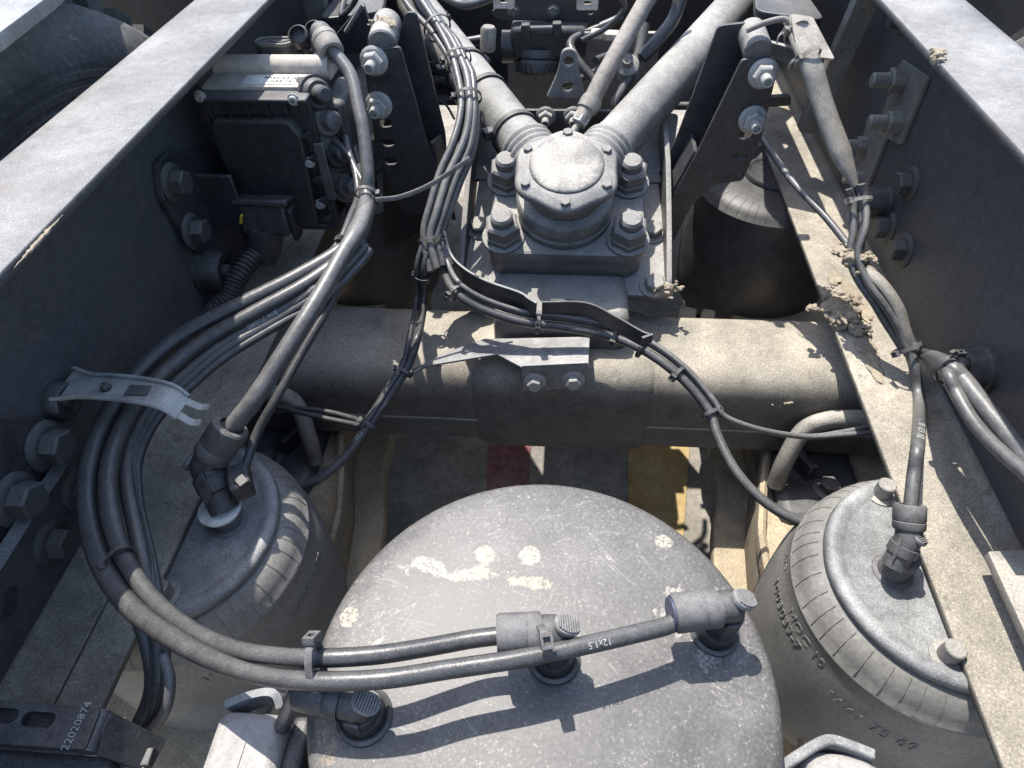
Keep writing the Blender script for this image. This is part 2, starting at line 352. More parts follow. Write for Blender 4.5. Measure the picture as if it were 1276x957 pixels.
def blob(c, r, sq=(1, 1, 1), amp=0.5, sub=3, fr=60, seed=0):
    bm = bmesh.new(); bmesh.ops.create_icosphere(bm, subdivisions=sub, radius=1)
    mb = MB(); vs = []
    for v in bm.verts:
        d = v.co.normalized(); p = V((d.x * sq[0], d.y * sq[1], d.z * sq[2])) * r
        k = noise.noise((p + V(c)) * fr + V((seed, 0, 0))) * amp + noise.noise((p + V(c)) * fr * 3) * amp * 0.5
        vs.append(V(c) + p * (1 + k))
    mb.add(vs, [tuple(v.index for v in f.verts) for f in bm.faces]); bm.free(); return mb
def near(path, p):
    p = V(p); return min(range(len(path)), key=lambda i: (path[i] - p).length)
TIES = 'black cable ties round the hoses'
def tie(path, p, r, label, head=(0, 0, 1), tail=0.012, m='plastic', w=0.0042, off=None):
    i = near(path, p); c = path[i]; T = (path[min(i + 1, len(path) - 1)] - path[max(i - 1, 0)]).normalized()
    r1, r2 = (r, r) if isinstance(r, (int, float)) else r
    h = V(head) - T * V(head).dot(T); h.normalize(); b = T.cross(h)
    if off: c = c + V(off)
    t = thing('cable_tie', c, label, 'cable tie', TIES)
    vs = []; fs = []; n = 26
    for k in range(n):
        a = 2 * pi * k / n; d = h * cos(a) * r2 + b * sin(a) * r1; o = d.normalized() * 0.0011
        for s, e in ((-1, 0), (1, 0), (1, 1), (-1, 1)): vs.append(c + d + T * s * w / 2 + o * e)
    for k in range(n):
        k2 = (k + 1) % n
        for q in range(4): q2 = (q + 1) % 4; fs.append((k * 4 + q, k * 4 + q2, k2 * 4 + q2, k2 * 4 + q))
    part('strap', MB().add(vs, fs), m, t)
    hc = c + h * (r2 + 0.0025); R = Matrix((b, T, h)).transposed()
    hd = plate([(-w * .95, -w * .8), (w * .95, -w * .8), (w * .95, w * .8), (-w * .95, w * .8)], 0.005, hc, b, T, [[(-w * .45, -w * .4), (w * .45, -w * .4), (w * .45, w * .4), (-w * .45, w * .4)]], 0.0005)
    hd.merge(cbox(hc - h * 0.0014, (w * 1.1, w * 1.0, 0.002), R))
    part('head', hd, m, t)
    if tail: part('tail', ribbon(crom([hc - h * 0.001, hc + b * tail * .5 + h * tail * .2, hc + b * tail + h * tail * .1 + T * .002], 5), w * .8, 0.001, T), m, t)
    return t
def hose(name, pts, r, label='', m='hose', group=None, res=8, n=12, rf=None, cat='hose', r2=None, text=None):
    pa = crom(pts, res); mb = tube(pa, r, n, rf=rf, r2=r2)
    if text:
        t = thing(name, pa[0], label, cat, group); part('hose_wall', mb, m, t)
        for (s, size, pos, side, flip) in text: part('printing', text_tube(s, size, pa, pos, r, side, flip), 'hprint', t)
    else: solo(name, mb, m, pa[0], label, cat, group)
    return pa
def strands(pts, specs, group, pins=(), spread=1.0, res=8, twist=1.2, name='hose'):
    """specs = [(angle, rho, r, label, material)] laid about one centre line, drawn together at the pins"""
    pa = crom(pts, res); T, N = frames(pa); L = len(pa)
    pin = [near(pa, p) for p in pins]
    for k, (ang, rho, r, label, m) in enumerate(specs):
        out = []
        for i, p in enumerate(pa):
            d = min([abs(i - q) for q in pin] + [99]); f = 1.0 if d > 900 else 0.72 + spread * min(1, d / 9.0) * (0.5 + 0.5 * noise.noise(V((i * 0.09, k * 7.3, 1.7))))
            a = ang + twist * i / L + 0.5 * noise.noise(V((i * 0.05, k * 3.1, 9)))
            b = T[i].cross(N[i]); out.append(p + (N[i] * cos(a) + b * sin(a)) * rho * f)
        solo(name, tube(out, r, 10), m, out[0], label, 'hose', group)
    return pa

# ------------------------------------------------------------------ setting: ground
def sheet(name, x0, x1, y0, y1, z, m, kind='structure'):
    o = solo(name, MB().add([(x0, y0, z), (x1, y0, z), (x1, y1, z), (x0, y1, z)], [(0, 1, 2, 3)]), m, (0, 0, 0), None, None, kind=kind); return o
GZ = -1.0
sheet('ground', -400, 400, -400, 400, GZ, 'asphalt')
solo('painted_marking', MB().add([(-0.1264, 0.6542, -0.9960), (-0.0400, 0.6595, -0.9960), (-0.0511, 1.0503, -0.9960), (-0.1584, 1.0444, -0.9960)], [(0, 1, 2, 3)]), 'red', (0, 0, 0), None, None, kind='structure')
solo('painted_marking', MB().add([(0.1681, 0.5693, -0.9960), (0.2616, 0.5753, -0.9960), (0.3426, 1.0719, -0.9960), (0.1858, 1.0633, -0.9960)], [(0, 1, 2, 3)]), 'yellow', (0, 0, 0), None, None, kind='structure')

# ------------------------------------------------------------------ frame rails
XI, XO, D = 0.35, 0.437, 0.309
def rail(sx, label):
    t = thing('frame_rail', (sx * XO, 0.5, -D - 0.008), label, 'frame rail', 'frame rails of the truck')
    y0, y1 = -0.9, 2.6
    pr = [(XI, 0), (XO - .004, 0), (XO + .008 - .003, -.002), (XO + .008, -.006), (XO + .008, -D - .002), (XO + .005, -D - .006), (XO, -D - .008), (XI, -D - .008), (XI, -D), (XO - .008, -D), (XO - .002, -D + .003), (XO, -D + .009), (XO, -.017), (XO - .002, -.011), (XO - .008, -.008), (XI, -.008)]
    # web and top flange
    def ext(poly, name, m):
        n = len(poly); vs = [(sx * x, y0, z) for x, z in poly] + [(sx * x, y1, z) for x, z in poly]
        part(name, MB().add(vs, [tuple(range(n)), tuple(range(n, 2 * n))] + [(i, (i + 1) % n, n + (i + 1) % n, n + i) for i in range(n)]), m, t, sharp=50)
    top = [(XI, -.0008), (XI + .0008, 0), (XO - .004, 0), (XO + .005, -.002), (XO + .008, -.006), (XO + .008, -.018), (XO, -.018), (XO, -.017), (XO - .002, -.011), (XO - .008, -.008), (XI + .0008, -.008), (XI, -.0072)]
    web = [(XO + .008, -.0181), (XO + .008, -D + .0089), (XO, -D + .0089), (XO, -.0181)]
    bot = [(XO + .008, -D + .009), (XO + .008, -D - .002), (XO + .005, -D - .006), (XO, -D - .008), (XI + .001, -D - .008), (XI, -D - .007), (XI, -D - .001), (XI + .001, -D), (XO - .008, -D), (XO - .002, -D + .003), (XO, -D + .009)]
    ext(top, 'top_flange', 'rail'); ext(web, 'web', 'rail'); ext(bot, 'bottom_flange', 'flange')
    return t
RL = rail(-1, 'long dark steel frame rail with pale dusty top along the left side')
RR = rail(1, 'long dark steel frame rail along the right side with sunlit tan lower flange')
for p in ((0.4370, 0.7740, -0.1877), (0.4370, 0.7794, -0.2541), (0.4370, 0.7210, -0.2496), (0.4370, 0.9614, -0.0567)): bolt(RR, p, (-1, 0, 0), .0145, 'flange', 'dbolt')
for p in ((-0.4305, 0.3174, -0.1918), (-0.4305, 0.2667, -0.1967), ): bolt(RL, p, (1, 0, 0), .0155, 'flange', 'dbolt')
for p in ((-0.4370, 0.2662, -0.2665), (-0.4370, 0.3182, -0.2597)): bolt(RL, p, (1, 0, 0), .0145, 'flange', 'dbolt')
part('gusset_plate', plate3([(-0.4340, 0.2799, -0.1090), (-0.4340, 0.3383, -0.1803), (-0.4340, 0.3381, -0.2188), (-0.4340, 0.1662, -0.2241)], .006, r=.012), 'black', RL)
ge = [(-0.4250, 0.3238, -0.2113), (-0.4250, 0.2686, -0.2112), (-0.4250, 0.1919, -0.2133)]
part('gusset_rib', tube([V(ge[0]), V(ge[1]), V(ge[2])], .007, 4, r2=.007), 'black', RL)
part('slot_hole', plate(slot(0, 0, .026, .015, ang=.7), .0012, V((-0.4366, 0.2077, -0.2601)), (0, 1, 0), (0, 0, 1), [slot(0, 0, .022, .011, ang=.7)], .0002), 'black', RL)
part('slot_recess', plate(slot(0, 0, .022, .011, ang=.7), .001, V((-0.4363, 0.2075, -0.2597)), (0, 1, 0), (0, 0, 1), bev=.0001), 'plastic', RL)
part('flange_strip', box((-.436, -.4, -.3088), (-.388, .27, -.3045)), 'flange', RL, bevel=.001)

def nut_plate(cy, cz, hy, hz, nuts, label):
    t = thing('nut_plate', (.437, cy, cz), label, 'nut plate', 'nut plates on the right rail')
    part('plate', plate(rc([(-hy, -hz * .6), (hy * .9, -hz), (hy, hz * .8), (-hy * .9, hz)], .004), .005, (.4343, cy, cz), (0, 1, 0), (0, 0, 1)), 'dirty', t, bevel=0)
    for y, z, s in nuts: bolt(t, (.432, y, z), (-1, 0, 0), s, 'thread', 'bolt', 'nut')
p1 = V((0.4320, 0.8883, -0.1203)); p2 = V((0.4320, 0.8528, -0.1387))
nut_plate((p1.y + p2.y) / 2, (p1.z + p2.z) / 2 - .004, .042, .052, [(p1.y, p1.z + .012, .0155), (p2.y, p2.z - .008, .0155)], 'pale steel plate with two threaded nuts on the right rail, upper of two')
p1 = V((0.4320, 0.9196, -0.2223)); p2 = V((0.4320, 0.8875, -0.2321))
nut_plate((p1.y + p2.y) / 2, (p1.z + p2.z) / 2, .036, .05, [(p1.y, p1.z + .012, .011), (p2.y, p2.z - .014, .011)], 'small steel plate with two nuts half hidden behind the taped conduit')
def grommet(loc, axis, r, h, label, m='plastic'):
    t = thing('rubber_grommet', loc, label, 'grommet', 'round rubber plugs on the rail webs')
    part('plug', lathe([(r * 1.12, 0), (r * 1.12, h * .15), (r, h * .2), (r * .97, h * .85), (r * .88, h), (r * .55, h), (r * .5, h * .8), (.0001, h * .8)], loc, axis, 28), m, t)
    part('hub', lathe([(r * .4, h * .7), (r * .38, h * 1.1), (r * .2, h * 1.2)], loc, axis, 12), m, t)
grommet((0.4370, 0.8068, -0.2349), (-1, 0, 0), .021, .034, 'round black rubber plug on the right web beside the cable strap', 'plastic')
grommet((0.4370, 0.4963, -0.2358), (-1, 0, .0), .022, .034, 'round black rubber plug behind the branching hoses on the right web', 'plastic')
grommet((-0.4370, 0.6328, -0.2444), (1, 0, 0), .026, .03, 'round black plug on the left web beside the corrugated conduit')
grommet((-0.4370, 0.3589, -0.1805), (1, 0, 0), .018, .012, 'low round black plug under the silver hose clip')

# ------------------------------------------------------------------ tyres, mudguard, chassis behind
def tyre(sx, label):
    t = thing('tyre', (sx * .72, .62, GZ), label, 'tyre', 'rear tyres beside the frame')
    c = (sx * .72, .62, -.50); R = .545
    pr = [(.28, -.13), (.33, -.150), (.36, -.158), (.365, -.154), (.40, -.165), (.44, -.168), (.4405, -.1665), (.447, -.1665), (.4475, -.168), (.455, -.168), (.4555, -.1663), (.462, -.1663), (.4625, -.1675), (.47, -.167), (.4705, -.165), (.477, -.165), (.4775, -.165), (.50, -.158), (.525, -.145), (.54, -.125), (R, -.11)]
    pr2 = pr + [(r, -z) for r, z in reversed(pr)]
    part('sidewall_and_tread', lathe(pr2, c, (1, 0, 0), 96), 'tyre', t)
    mb = MB()
    for k in range(60):
        a = 2 * pi * k / 60
        for s in (-1, 1):
            mb.merge(cbox(V(c) + V((s * .09, R * cos(a) * 1.005, R * sin(a) * 1.005)), (.05, .03, .02), Matrix.Rotation(a - pi / 2, 3, 'X')))
    part('tread_blocks', mb, 'tyre', t, kind='stuff')
    part('rim', lathe([(.28, -.12), (.27, -.08), (.2, -.02), (.08, -.02), (.08, -.06), (.02, -.06)], c, (1, 0, 0), 48), 'panel', t)
tyre(-1, 'large dusty black tyre with ringed sidewall outside the left frame rail')
tyre(1, 'large black tyre in shade outside the right frame rail')
solo('mudguard', plate3([(-0.4629, 0.4805, 0.0520), (-0.4860, 0.6818, 0.0520), (-.66, 1.05, .052), (-1.5, 1.05, .052), (-1.5, .2, .052)], .012, r=.03), 'panel', (-.8, .6, .05), 'smooth grey mudguard panel at the top left corner above the tyre', 'mudguard')
t = thing('crossmember', (0, 1.62, -.3), 'dark steel crossmember far behind the V shaped rods', 'crossmember')
part('web', box((-.436, 1.62, -.42), (.436, 1.63, -.012)), 'black', t)
part('flange', box((-.436, 1.54, -.03), (.436, 1.6195, -.022)), 'black', t)
part('lower_flange', box((-.436, 1.5, -.42), (.436, 1.6195, -.41)), 'black', t)
t = thing('gearbox', (0, 2.0, -.6), 'dark driveline housing under the far crossmember', 'gearbox')
part('housing', lathe([(.05, 0), (.16, .05), (.2, .2), (.22, .6)], (0, 1.66, -.62), (0, 1, 0), 32), 'black', t)
part('flange', lathe([(.09, 0), (.09, .02)], (0, 1.63, -.62), (0, 1, 0), 24), 'black', t)
t = thing('propeller_shaft', (0, 1.0, -.6), 'dark shaft running low between the axle and the gearbox', 'shaft')
part('shaft_tube', cyl((0, .76, -.50), (0, 1.63, -.62), .05, 28), 'black', t)
part('joint', cyl((-.06, .8, -.505), (.06, .8, -.505), .02, 16), 'black', t)
t = thing('ground_shade_box', (0, 1.2, -.5), 'dark box with dusty top under the brake valve, added to shade the ground', 'housing')  # added box, blocks the sun from the ground below
part('housing', box((-.14, 1.0, -.50), (.14, 1.5, -.38)), 'axle', t, bevel=.02)
part('top_rib', box((-.15, 1.1, -.379), (.15, 1.12, -.36)), 'axle', t, bevel=.003)
for sx, lb_ in ((-1, 'dark box added outside the left rail to darken the view behind the tyre'), (1, 'dark box added outside the right rail to darken the view behind the tyre')):
    t = thing('backdrop_box', (sx * 1.1, 1.5, -.9), lb_, 'backdrop box', 'dark boxes added beside the frame')  # boxes added to keep the corners beyond the tyres dark
    part('body', box((min(sx * .455, sx * 1.9), 1.28, -.9), (max(sx * .455, sx * 1.9), 2.2, .16)), 'black', t, bevel=.02)
    part('lid_seam', box((min(sx * .455, sx * 1.9), 1.272, .05), (max(sx * .455, sx * 1.9), 1.2795, .06)), 'plastic', t)
# ladder deck beyond
solo('deck_plate', box((-.35, 1.7, -.006), (.35, 2.6, .0)), 'black', (0, 2, 0), 'dark chequer deck plate over the far end of the frame', 'deck plate')

# ------------------------------------------------------------------ axle
t = thing('axle', (0, .67, -.54), 'thick dusty axle tube crossing between the frame rails', 'axle')
def sect(ry, rz, n=36, e=3.0):
    o = []
    for k in range(n):
        a = 2 * pi * k / n; c, s = cos(a), sin(a)
        o.append((math.copysign(abs(c) ** (2 / e), c) * ry, math.copysign(abs(s) ** (2 / e), s) * rz))
    return o
def xloft(stations, cy, cz):
    vs = []; fs = []; n = None
    for x, ry, rz, e, dz in stations:
        s = sect(ry, rz, 36, e); n = len(s)
        vs += [(x, cy + a, cz + b + dz) for a, b in s]
    for i in range(len(stations) - 1):
        for k in range(n): k2 = (k + 1) % n; fs.append((i * n + k, i * n + k2, (i + 1) * n + k2, (i + 1) * n + k))
    fs += [tuple(range(n)), tuple((len(stations) - 1) * n + k for k in range(n))]
    return MB().add(vs, fs)
CY, CZ = .657, -.438
part('tube', xloft([(-.62, .079, .081, 3.3, 0), (.62, .079, .081, 3.3, 0)], CY, CZ), 'axle', t)
part('centre_casting', xloft([(-.105, .0785, .0805, 3.3, 0), (-.095, .082, .083, 3.6, 0), (-.07, .0835, .084, 4.2, 0), (.10, .0835, .084, 4.2, 0), (.125, .082, .083, 3.6, 0), (.135, .0785, .0805, 3.3, 0)], CY, CZ), 'axle', t)
part('weld_seam', tube([V((x / 20 * .6, CY - .0788, CZ - .008 + .0006 * random.uniform(-1, 1))) for x in range(-20, 21)], .0022, 8), 'axle', t)
part('lower_web', box((-.55, CY - .0775, CZ - .052), (.55, CY + .03, CZ - .012)), 'axle', t, bevel=.004)
# silver folded bracket on axle
t = thing('folded_bracket', (0.0023, 0.6274, -0.3600), 'pale folded sheet bracket with two hex bolts on the axle centre', 'bracket')
zt = -.354
B0 = V((-0.0359, 0.5640, -0.3207)); B1 = V((0.0445, 0.5640, -0.3110)); zq = V((0, 0, .0))
A = [V((-0.0892, 0.6250, -0.3330)), V((0.0482, 0.6257, -0.3330)), B1, B0, V((-0.0684, 0.5900, -0.3370)), V((-0.1652, 0.5650, -0.3370)), V((-0.1727, 0.5591, -0.3400)), V((-0.1309, 0.5988, -0.3330))]
part('top_sheet', plate3(A, .003, r=.002), 'sheet', t)
dn = V((0, .001, -.046))
part('front_sheet', plate3([B0, B1, B1 + dn, B0 + dn], .003, r=.003), 'sheet', t)
part('back_leg', box((B0.x + .01, .60, -.37), (B1.x - .01, .604, -.334)), 'sheet', t)
for q in (.2, .8): bolt(t, B0.lerp(B1, q) + dn * .62 + V((0, -.0015, 0)), (0, -1, .06), .0095, 'flange', 'zinc')

# ------------------------------------------------------------------ axle mounting plate, V stay
t = thing('axle_saddle', (.01, .8, -.3), 'dusty steel saddle plate with raised sides under the V stay hub', 'saddle plate')
TH = radians(17)
HO = V((0.0095, 0.7450, -0.1557))                       # hub cap centre
Rh = Matrix.Rotation(TH, 3, 'X')
def H(x, y, z): return HO + Rh @ V((x, y, z))
ux, uy, uz = Rh @ V((1, 0, 0)), Rh @ V((0, 1, 0)), Rh @ V((0, 0, 1))
HB = -.084                                     # top of base block in hub coordinates
HP = HB - .05                                  # top of base plate
part('base_plate', plate(rc([(-.135, -.095), (.145, -.095), (.13, .19), (-.125, .19)], .01), .012, H(0, 0, HP - .006), ux, uy), 'cast', t)
for sx, lab in ((-1, 0), (1, 0)):
    xx = sx * .137 + (.004 if sx > 0 else 0)
    part('side_wall', plate(rc([(-.085, -.035), (.05, -.035), (.19, -.03), (.20, .025), (.10, .035), (.0, .02), (-.085, -.0)], .008), .007, H(xx, 0, HP + .012), uy, uz), 'cast', t)
    part('side_lip', plate(rc([(-.085, -.006), (.20, -.006), (.20, .006), (-.085, .006)], .002), .003, H(xx + sx * .0, 0, HP + .03) + uy * .0, uy, ux), 'cast', t) if False else None
    bolt(t, H(sx * .121 + .002, -.08, HP), uz, .0135, 'washer', 'bolt')
    bolt(t, H(sx * .121 + .002, .01, HP), uz, .0135, 'washer', 'bolt')
    part('gusset', plate(rc([(-.0, 0), (.10, 0), (.10, .05), (.03, .03)], .004), .008, H(sx * .09, .06, HP), uy, uz), 'cast', t)
part('rear_wall', plate(rc([(-.055, 0), (.085, 0), (.085, .10), (-.055, .10)], .004), .006, V((0.0012, 0.9300, -0.2096)) + V((0, 0, -.06)), (1, 0, 0), (0, 0, 1)), 'black', t)
for q in ((-0.0227, 0.9250, -0.1774), (0.0163, 0.9250, -0.1769)): bolt(t, q, (0, -1, 0), .011, 'nut', 'bolt')
part('riser', rings([box((-.078, .632, -.372), (.098, .82, -.30))]), 'cast', t, bevel=.014)
part('rear_shelf', plate(rc([(-.15, .1), (.15, .1), (.17, .24), (-.17, .24)], .01), .006, H(0, .0, HP + .0), ux, uy), 'cast', t)
# lifting lug
lug = thing('lifting_lug', (0.0059, 1.0000, -0.1783), 'small cast lug with a round hole standing behind the V stay hub', 'lug')
part('lug_plate', plate(rc([(-.03, 0), (.028, 0), (.017, .035, .012), (.011, .066, .012), (-.009, .066, .012), (-.014, .035, .012)], .004), .012, (0.0061, 0.9750, -0.1711), (1, 0, 0), (0, .15, 1), [slot(.001, .049, .0135, .013), slot(.001, .016, .016, .015)], .0015), 'cast', lug)

vs_ = thing('v_stay', HO, 'dusty V shaped stay with two thick tubular arms meeting at a bolted round hub', 'V stay')
def scal(r, z, a):
    k = 1.0
    if z > -.028 and r > .045: k = 1 + .045 * cos(6 * a + pi)
    return r * k, z
part('hub_cap', lathe([(.0001, .0), (.050, -.000), (.0515, -.001), (.0605, -.003), (.0648, -.007), (.0648, -.012), (.060, -.0155)], H(0, 0, 0), uz, 96, scal, up=uy), 'cast', vs_, sharp=60)
dm = [(.046, -.0008)] + [(.046 * cos(a), .001 + .0065 * sin(a)) for a in [i * pi / 2 / 8 for i in range(8)]] + [(.0001, .0075)]
part('dome', lathe(dm, H(0, .002, 0), uz, 48), 'dome', vs_, sharp=60)
part('hub_neck', lathe([(.054, -.013), (.055, -.03), (.052, -.036), (.047, -.038), (.047, -.046), (.060, -.047), (.0635, -.052), (.0635, -.064), (.061, -.069), (.0565, -.070), (.0565, -.0725), (.0625, -.074), (.0625, HB + .001)], H(0, 0, 0), uz, 72), 'cast', vs_)
for k in range(6):
    a = pi / 2 + k * pi / 3
    bolt(vs_, H(.0565 * cos(a), .0565 * sin(a), -.0012), uz, .0064, 'small', 'cast', 'cap_bolt')
pb = rc([(-.090, -.066), (.090, -.066), (.103, -.052), (.103, .06), (.09, .072), (-.09, .072), (-.103, .06), (-.103, -.052)], .02)
part('base_block', plate(pb, .022, H(.003, -.004, HB - .011), ux, uy, bev=.005), 'cast', vs_)
part('lower_block', plate([(x * .985, y * .98) for x, y in pb], .030, H(.003, -.004, HB - .036), ux, uy, bev=.006), 'cast', vs_)
for x, y in ((-.079, -.044), (.083, -.044), (-.080, .052), (.085, .052)):
    bolt(vs_, H(x, y, HB), uz, .0235, 'big', 'cast', 'nut', spin=random.uniform(.3, .7))
def arm(sx, end):
    a0 = H(sx * .012, .012, -.050); e = V(end); d = (e - a0).normalized(); L = (e - a0).length
    pr = [(.030, .02), (.036, .03)]
    for i in range(5): pr += [(.0345, .040 + i * .0105), (.0385, .0425 + i * .0105), (.0385, .0465 + i * .0105), (.0345, .049 + i * .0105)]
    pr += [(.034, .094), (.033, .11)]
    part('ribbed_neck', lathe(pr, a0, d, 40), 'tube', vs_, sharp=60)
    part('arm', lathe([(.0322, .10), (.0322, L)], a0, d, 40), 'tube', vs_)
    return a0, d
aL, dL = arm(-1, (-0.3389, 1.3680, -0.1000)); aR, dR = arm(1, (0.3496, 1.3350, -0.1000))
for j, q in enumerate((.125, .225, .30)):
    c = aL + dL * q
    t = thing('pipe_clip', c, ['black clip strap on the left V arm nearest the hub', 'black clip strap halfway up the left V arm', 'black clip strap highest on the left V arm'][j], 'clip', 'clip straps on the left V arm')
    part('band', lathe([(.0335, -.004), (.0352, -.004), (.0352, .004), (.0335, .004), (.0335, -.004)], c, dL, 36), 'plastic', t)
    part('buckle', cbox(c + V((-.036, -.012, .006)), (.016, .014, .014), frame(dL)), 'plastic', t, bevel=.002)

# ------------------------------------------------------------------ air springs
GS = 'air springs under the frame rails'
def air_spring(cx, cy, label, front=False, textside=1):
    zt = -.3175; t = thing('air_spring', (cx, cy, zt - .3), label, 'air spring', GS); o = (cx, cy, zt)
    rm = 'rubber_shaded' if front else 'rubber'
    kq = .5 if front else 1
    part('top_plate', lathe([(r * kq, z) for r, z in [(.0001, -.001), (.088, -.001), (.0905, .0005), (.096, .0035), (.1015, .004), (.1055, .001), (.107, -.005), (.104, -.010), (.095, -.011)]], o, (0, 0, 1), 96), 'black' if front else 'plate', t, sharp=60)  # far plates turn black to paint in the shade they sit in
    if front: prof = [(.05, -.004), (.075, -.002), (.098, -.004), (.113, -.009), (.122, -.015), (.1268, -.0225), (.1278, -.023), (.1278, -.0245), (.1274, -.026)]
    else: prof = [(.100, -.008), (.108, -.010), (.117, -.018), (.1225, -.028), (.1255, -.040), (.1268, -.041), (.1268, -.0425), (.1262, -.044)]
    prof = prof + [ (.1305, -.06), (.134, -.09), (.1355, -.13), (.1355, -.18), (.133, -.215), (.126, -.24), (.115, -.252), (.10, -.25), (.095, -.235)]
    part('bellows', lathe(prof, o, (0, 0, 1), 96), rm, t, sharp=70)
    part('piston', lathe([(.096, -.23), (.094, -.27), (.088, -.30), (.10, -.345)], o, (0, 0, 1), 48), 'black', t)
    mb = MB()
    for k in range(44):
        a = 2 * pi * k / 44 + .03 * sin(k * 5)
        pts = [V((cx + r * cos(a + s), cy + r * sin(a + s), zt + z)) for r, z, s in ((.098, -.0038, 0), (.113, -.0088, .004), (.122, -.0148, .008), (.1266, -.022, .012)) if front] or [V((cx + r * cos(a + s), cy + r * sin(a + s), zt + z)) for r, z, s in ((.1095, -.0106, 0), (.1135, -.0137, .003), (.1172, -.0180, .006), (.1203, -.0226, .009), (.1227, -.0280, .012), (.1243, -.0338, .014), (.1258, -.0398, .015))]
        mb.merge(tube(pts, .0003, 5))
    part('shoulder_ribs', mb, rm, t, kind='stuff')
    return t
def ring_text(t, s, cx, cy, zt, r, size, a0, up=False, m='rubber'):
    mb = text_mb(s, size, .0003); out = []
    for p in mb.v:
        a = a0 + p.x / r; rr = r + .0002 + p.z - p.y * 0.11
        out.append(V((cx + rr * cos(a), cy + rr * sin(a), zt + p.y)))
    mb.v = out; part('raised_lettering', mb, m, t)
A1 = air_spring(-.372, .318, 'rear left air spring whose plate carries the black elbow with a white ring')
A2 = air_spring(.372, .313, 'rear right air spring with sunlit round plate and raised lettering')
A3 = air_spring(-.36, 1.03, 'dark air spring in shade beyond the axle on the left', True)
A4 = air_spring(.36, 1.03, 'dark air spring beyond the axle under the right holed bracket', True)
ring_text(A2, '1003039-7', .372, .313, -.3175 - .072, .1325, .017, pi + .10)
ring_text(A2, 'AIR', .372, .313, -.3175 - .055, .1290, .016, pi - .25)
ring_text(A2, 'MOC 10', .372, .313, -.3175 - .057, .1300, .016, pi + .35)
ring_text(A2, 'V 61 75 69', .372, .313, -.3175 - .08, .1335, .018, pi + 1.0)
ring_text(A1, '10039 9-78', -.372, .318, -.3175 - .072, .1325, .016, -.15)
ring_text(A1, 'V 106 9', -.372, .318, -.3175 - .075, .1330, .016, -.95)
ring_text(A4, '1560', .36, 1.03, -.3175 - .060, .1305, .018, -pi / 2 - .12, m='rubber_shaded')
ring_text(A4, 'A', .36, 1.03, -.3175 - .09, .1340, .022, -pi / 2 - .12, m='rubber_shaded')
ZP = -.3185
def stud(t, p, r=.0085, h=.018):
    p = V(p); part('stud', lathe([(r * 1.7, 0), (r * 1.7, .0015), (r * 1.05, .002), (r, h - .001), (r - .001, h)], p, (0, 0, 1), 20), 'bolt', t)
stud(A2, (0.3384, 0.3976, -0.3185)); stud(A2, (0.3440, 0.2362, -0.3185)); stud(A1, (-0.3450, 0.2467, -0.3185))
def port(t, p, r=.0135, h=.028):
    p = V(p); pr = [(r * 1.35, 0), (r * 1.3, .001), (r * 1.02, .002)]
    for i in range(6): pr += [(r, .004 + i * .004), (r * .94, .006 + i * .004)]
    pr.append((r, h)); part('port', lathe(pr, p, (0, 0, 1), 28), 'gplastic', t)
port(A2, (0.3231, 0.3124, -0.3185)); port(A1, (-0.3156, 0.3266, -0.3185), .0145, .022)

# ------------------------------------------------------------------ elbow connectors
GE = 'push fit elbow connectors on the air lines'
def elbow(base, up, hdir, h, label, k=1.0, m='plastic', sm='gplastic', base_m='plastic', ring=True, pad=True, sleeve=.03, group=GE):
    """base on a surface, rises along up by h, then turns along hdir; returns the hose entry point"""
    b = V(base); up = V(up).normalized(); d = V(hdir).normalized()
    t = thing('elbow_connector', b, label, 'elbow connector', group)
    if ring:
        part('base_ring', lathe([(.021 * k, 0), (.021 * k, .003), (.0185 * k, .005), (.0165 * k, .0035), (.0155 * k, .012)], b, up, 36), base_m, t)
    pr = [(.0125 * k, .001), (.0125 * k, h * .45), (.0145 * k, h * .5), (.0145 * k, h * .8)]
    part('lower_body', lathe(pr, b, up, 28), m, t)
    c = b + up * h
    body = tube(crom([b + up * h * .5, c - up * .006 * k, c + d * .002, c + d * .014 * k], 6), .0128 * k, 18)
    part('body', body, m, t)
    e0 = c + d * .010 * k; e1 = c + d * (.010 * k + sleeve)
    part('sleeve', lathe([(.0145 * k, 0), (.0155 * k, .002), (.0155 * k, sleeve * .3), (.0148 * k, sleeve * .33), (.0155 * k, sleeve * .38), (.0155 * k, sleeve - .002), (.014 * k, sleeve), (.010 * k, sleeve), (.010 * k, sleeve - .004)], e0, d, 32), sm, t)
    part('inner_seal', lathe([(.0128 * k, -.0006), (.0128 * k, .0045), (.0100 * k, .0045)], e1 - d * .003, d, 24), 'blue', t) if pad == 'blue' else None
    sd = up.cross(d).normalized()
    for s in (-1, 1):
        part('clip_arm', cbox(b + up * h * .62 + sd * s * .0135 * k, (.003 * k, .012 * k, h * .55), Matrix((sd, d, up)).transposed()), m, t, bevel=.0008)
    if pad:
        n = (up * 1.0 - d * .55).normalized(); pc = c - d * .003 * k + n * .0112 * k
        v = (d - n * d.dot(n)).normalized()
        tp = part('thumb_pad', plate(slot(0, 0, .022 * k, .017 * k), .004, pc, v, n.cross(v), bev=.0008), 'pad', t)
        for i in range(-4, 5):
            l = .0145 * k * math.sqrt(max(.1, 1 - (i / 5.2) ** 2))
            part('rib', cbox(pc + v * i * .0021 * k + n * .0026, (.0011 * k, l, .0016), Matrix((v, n.cross(v), n)).transposed()), 'pad', tp)
    return e1 - d * .012, d
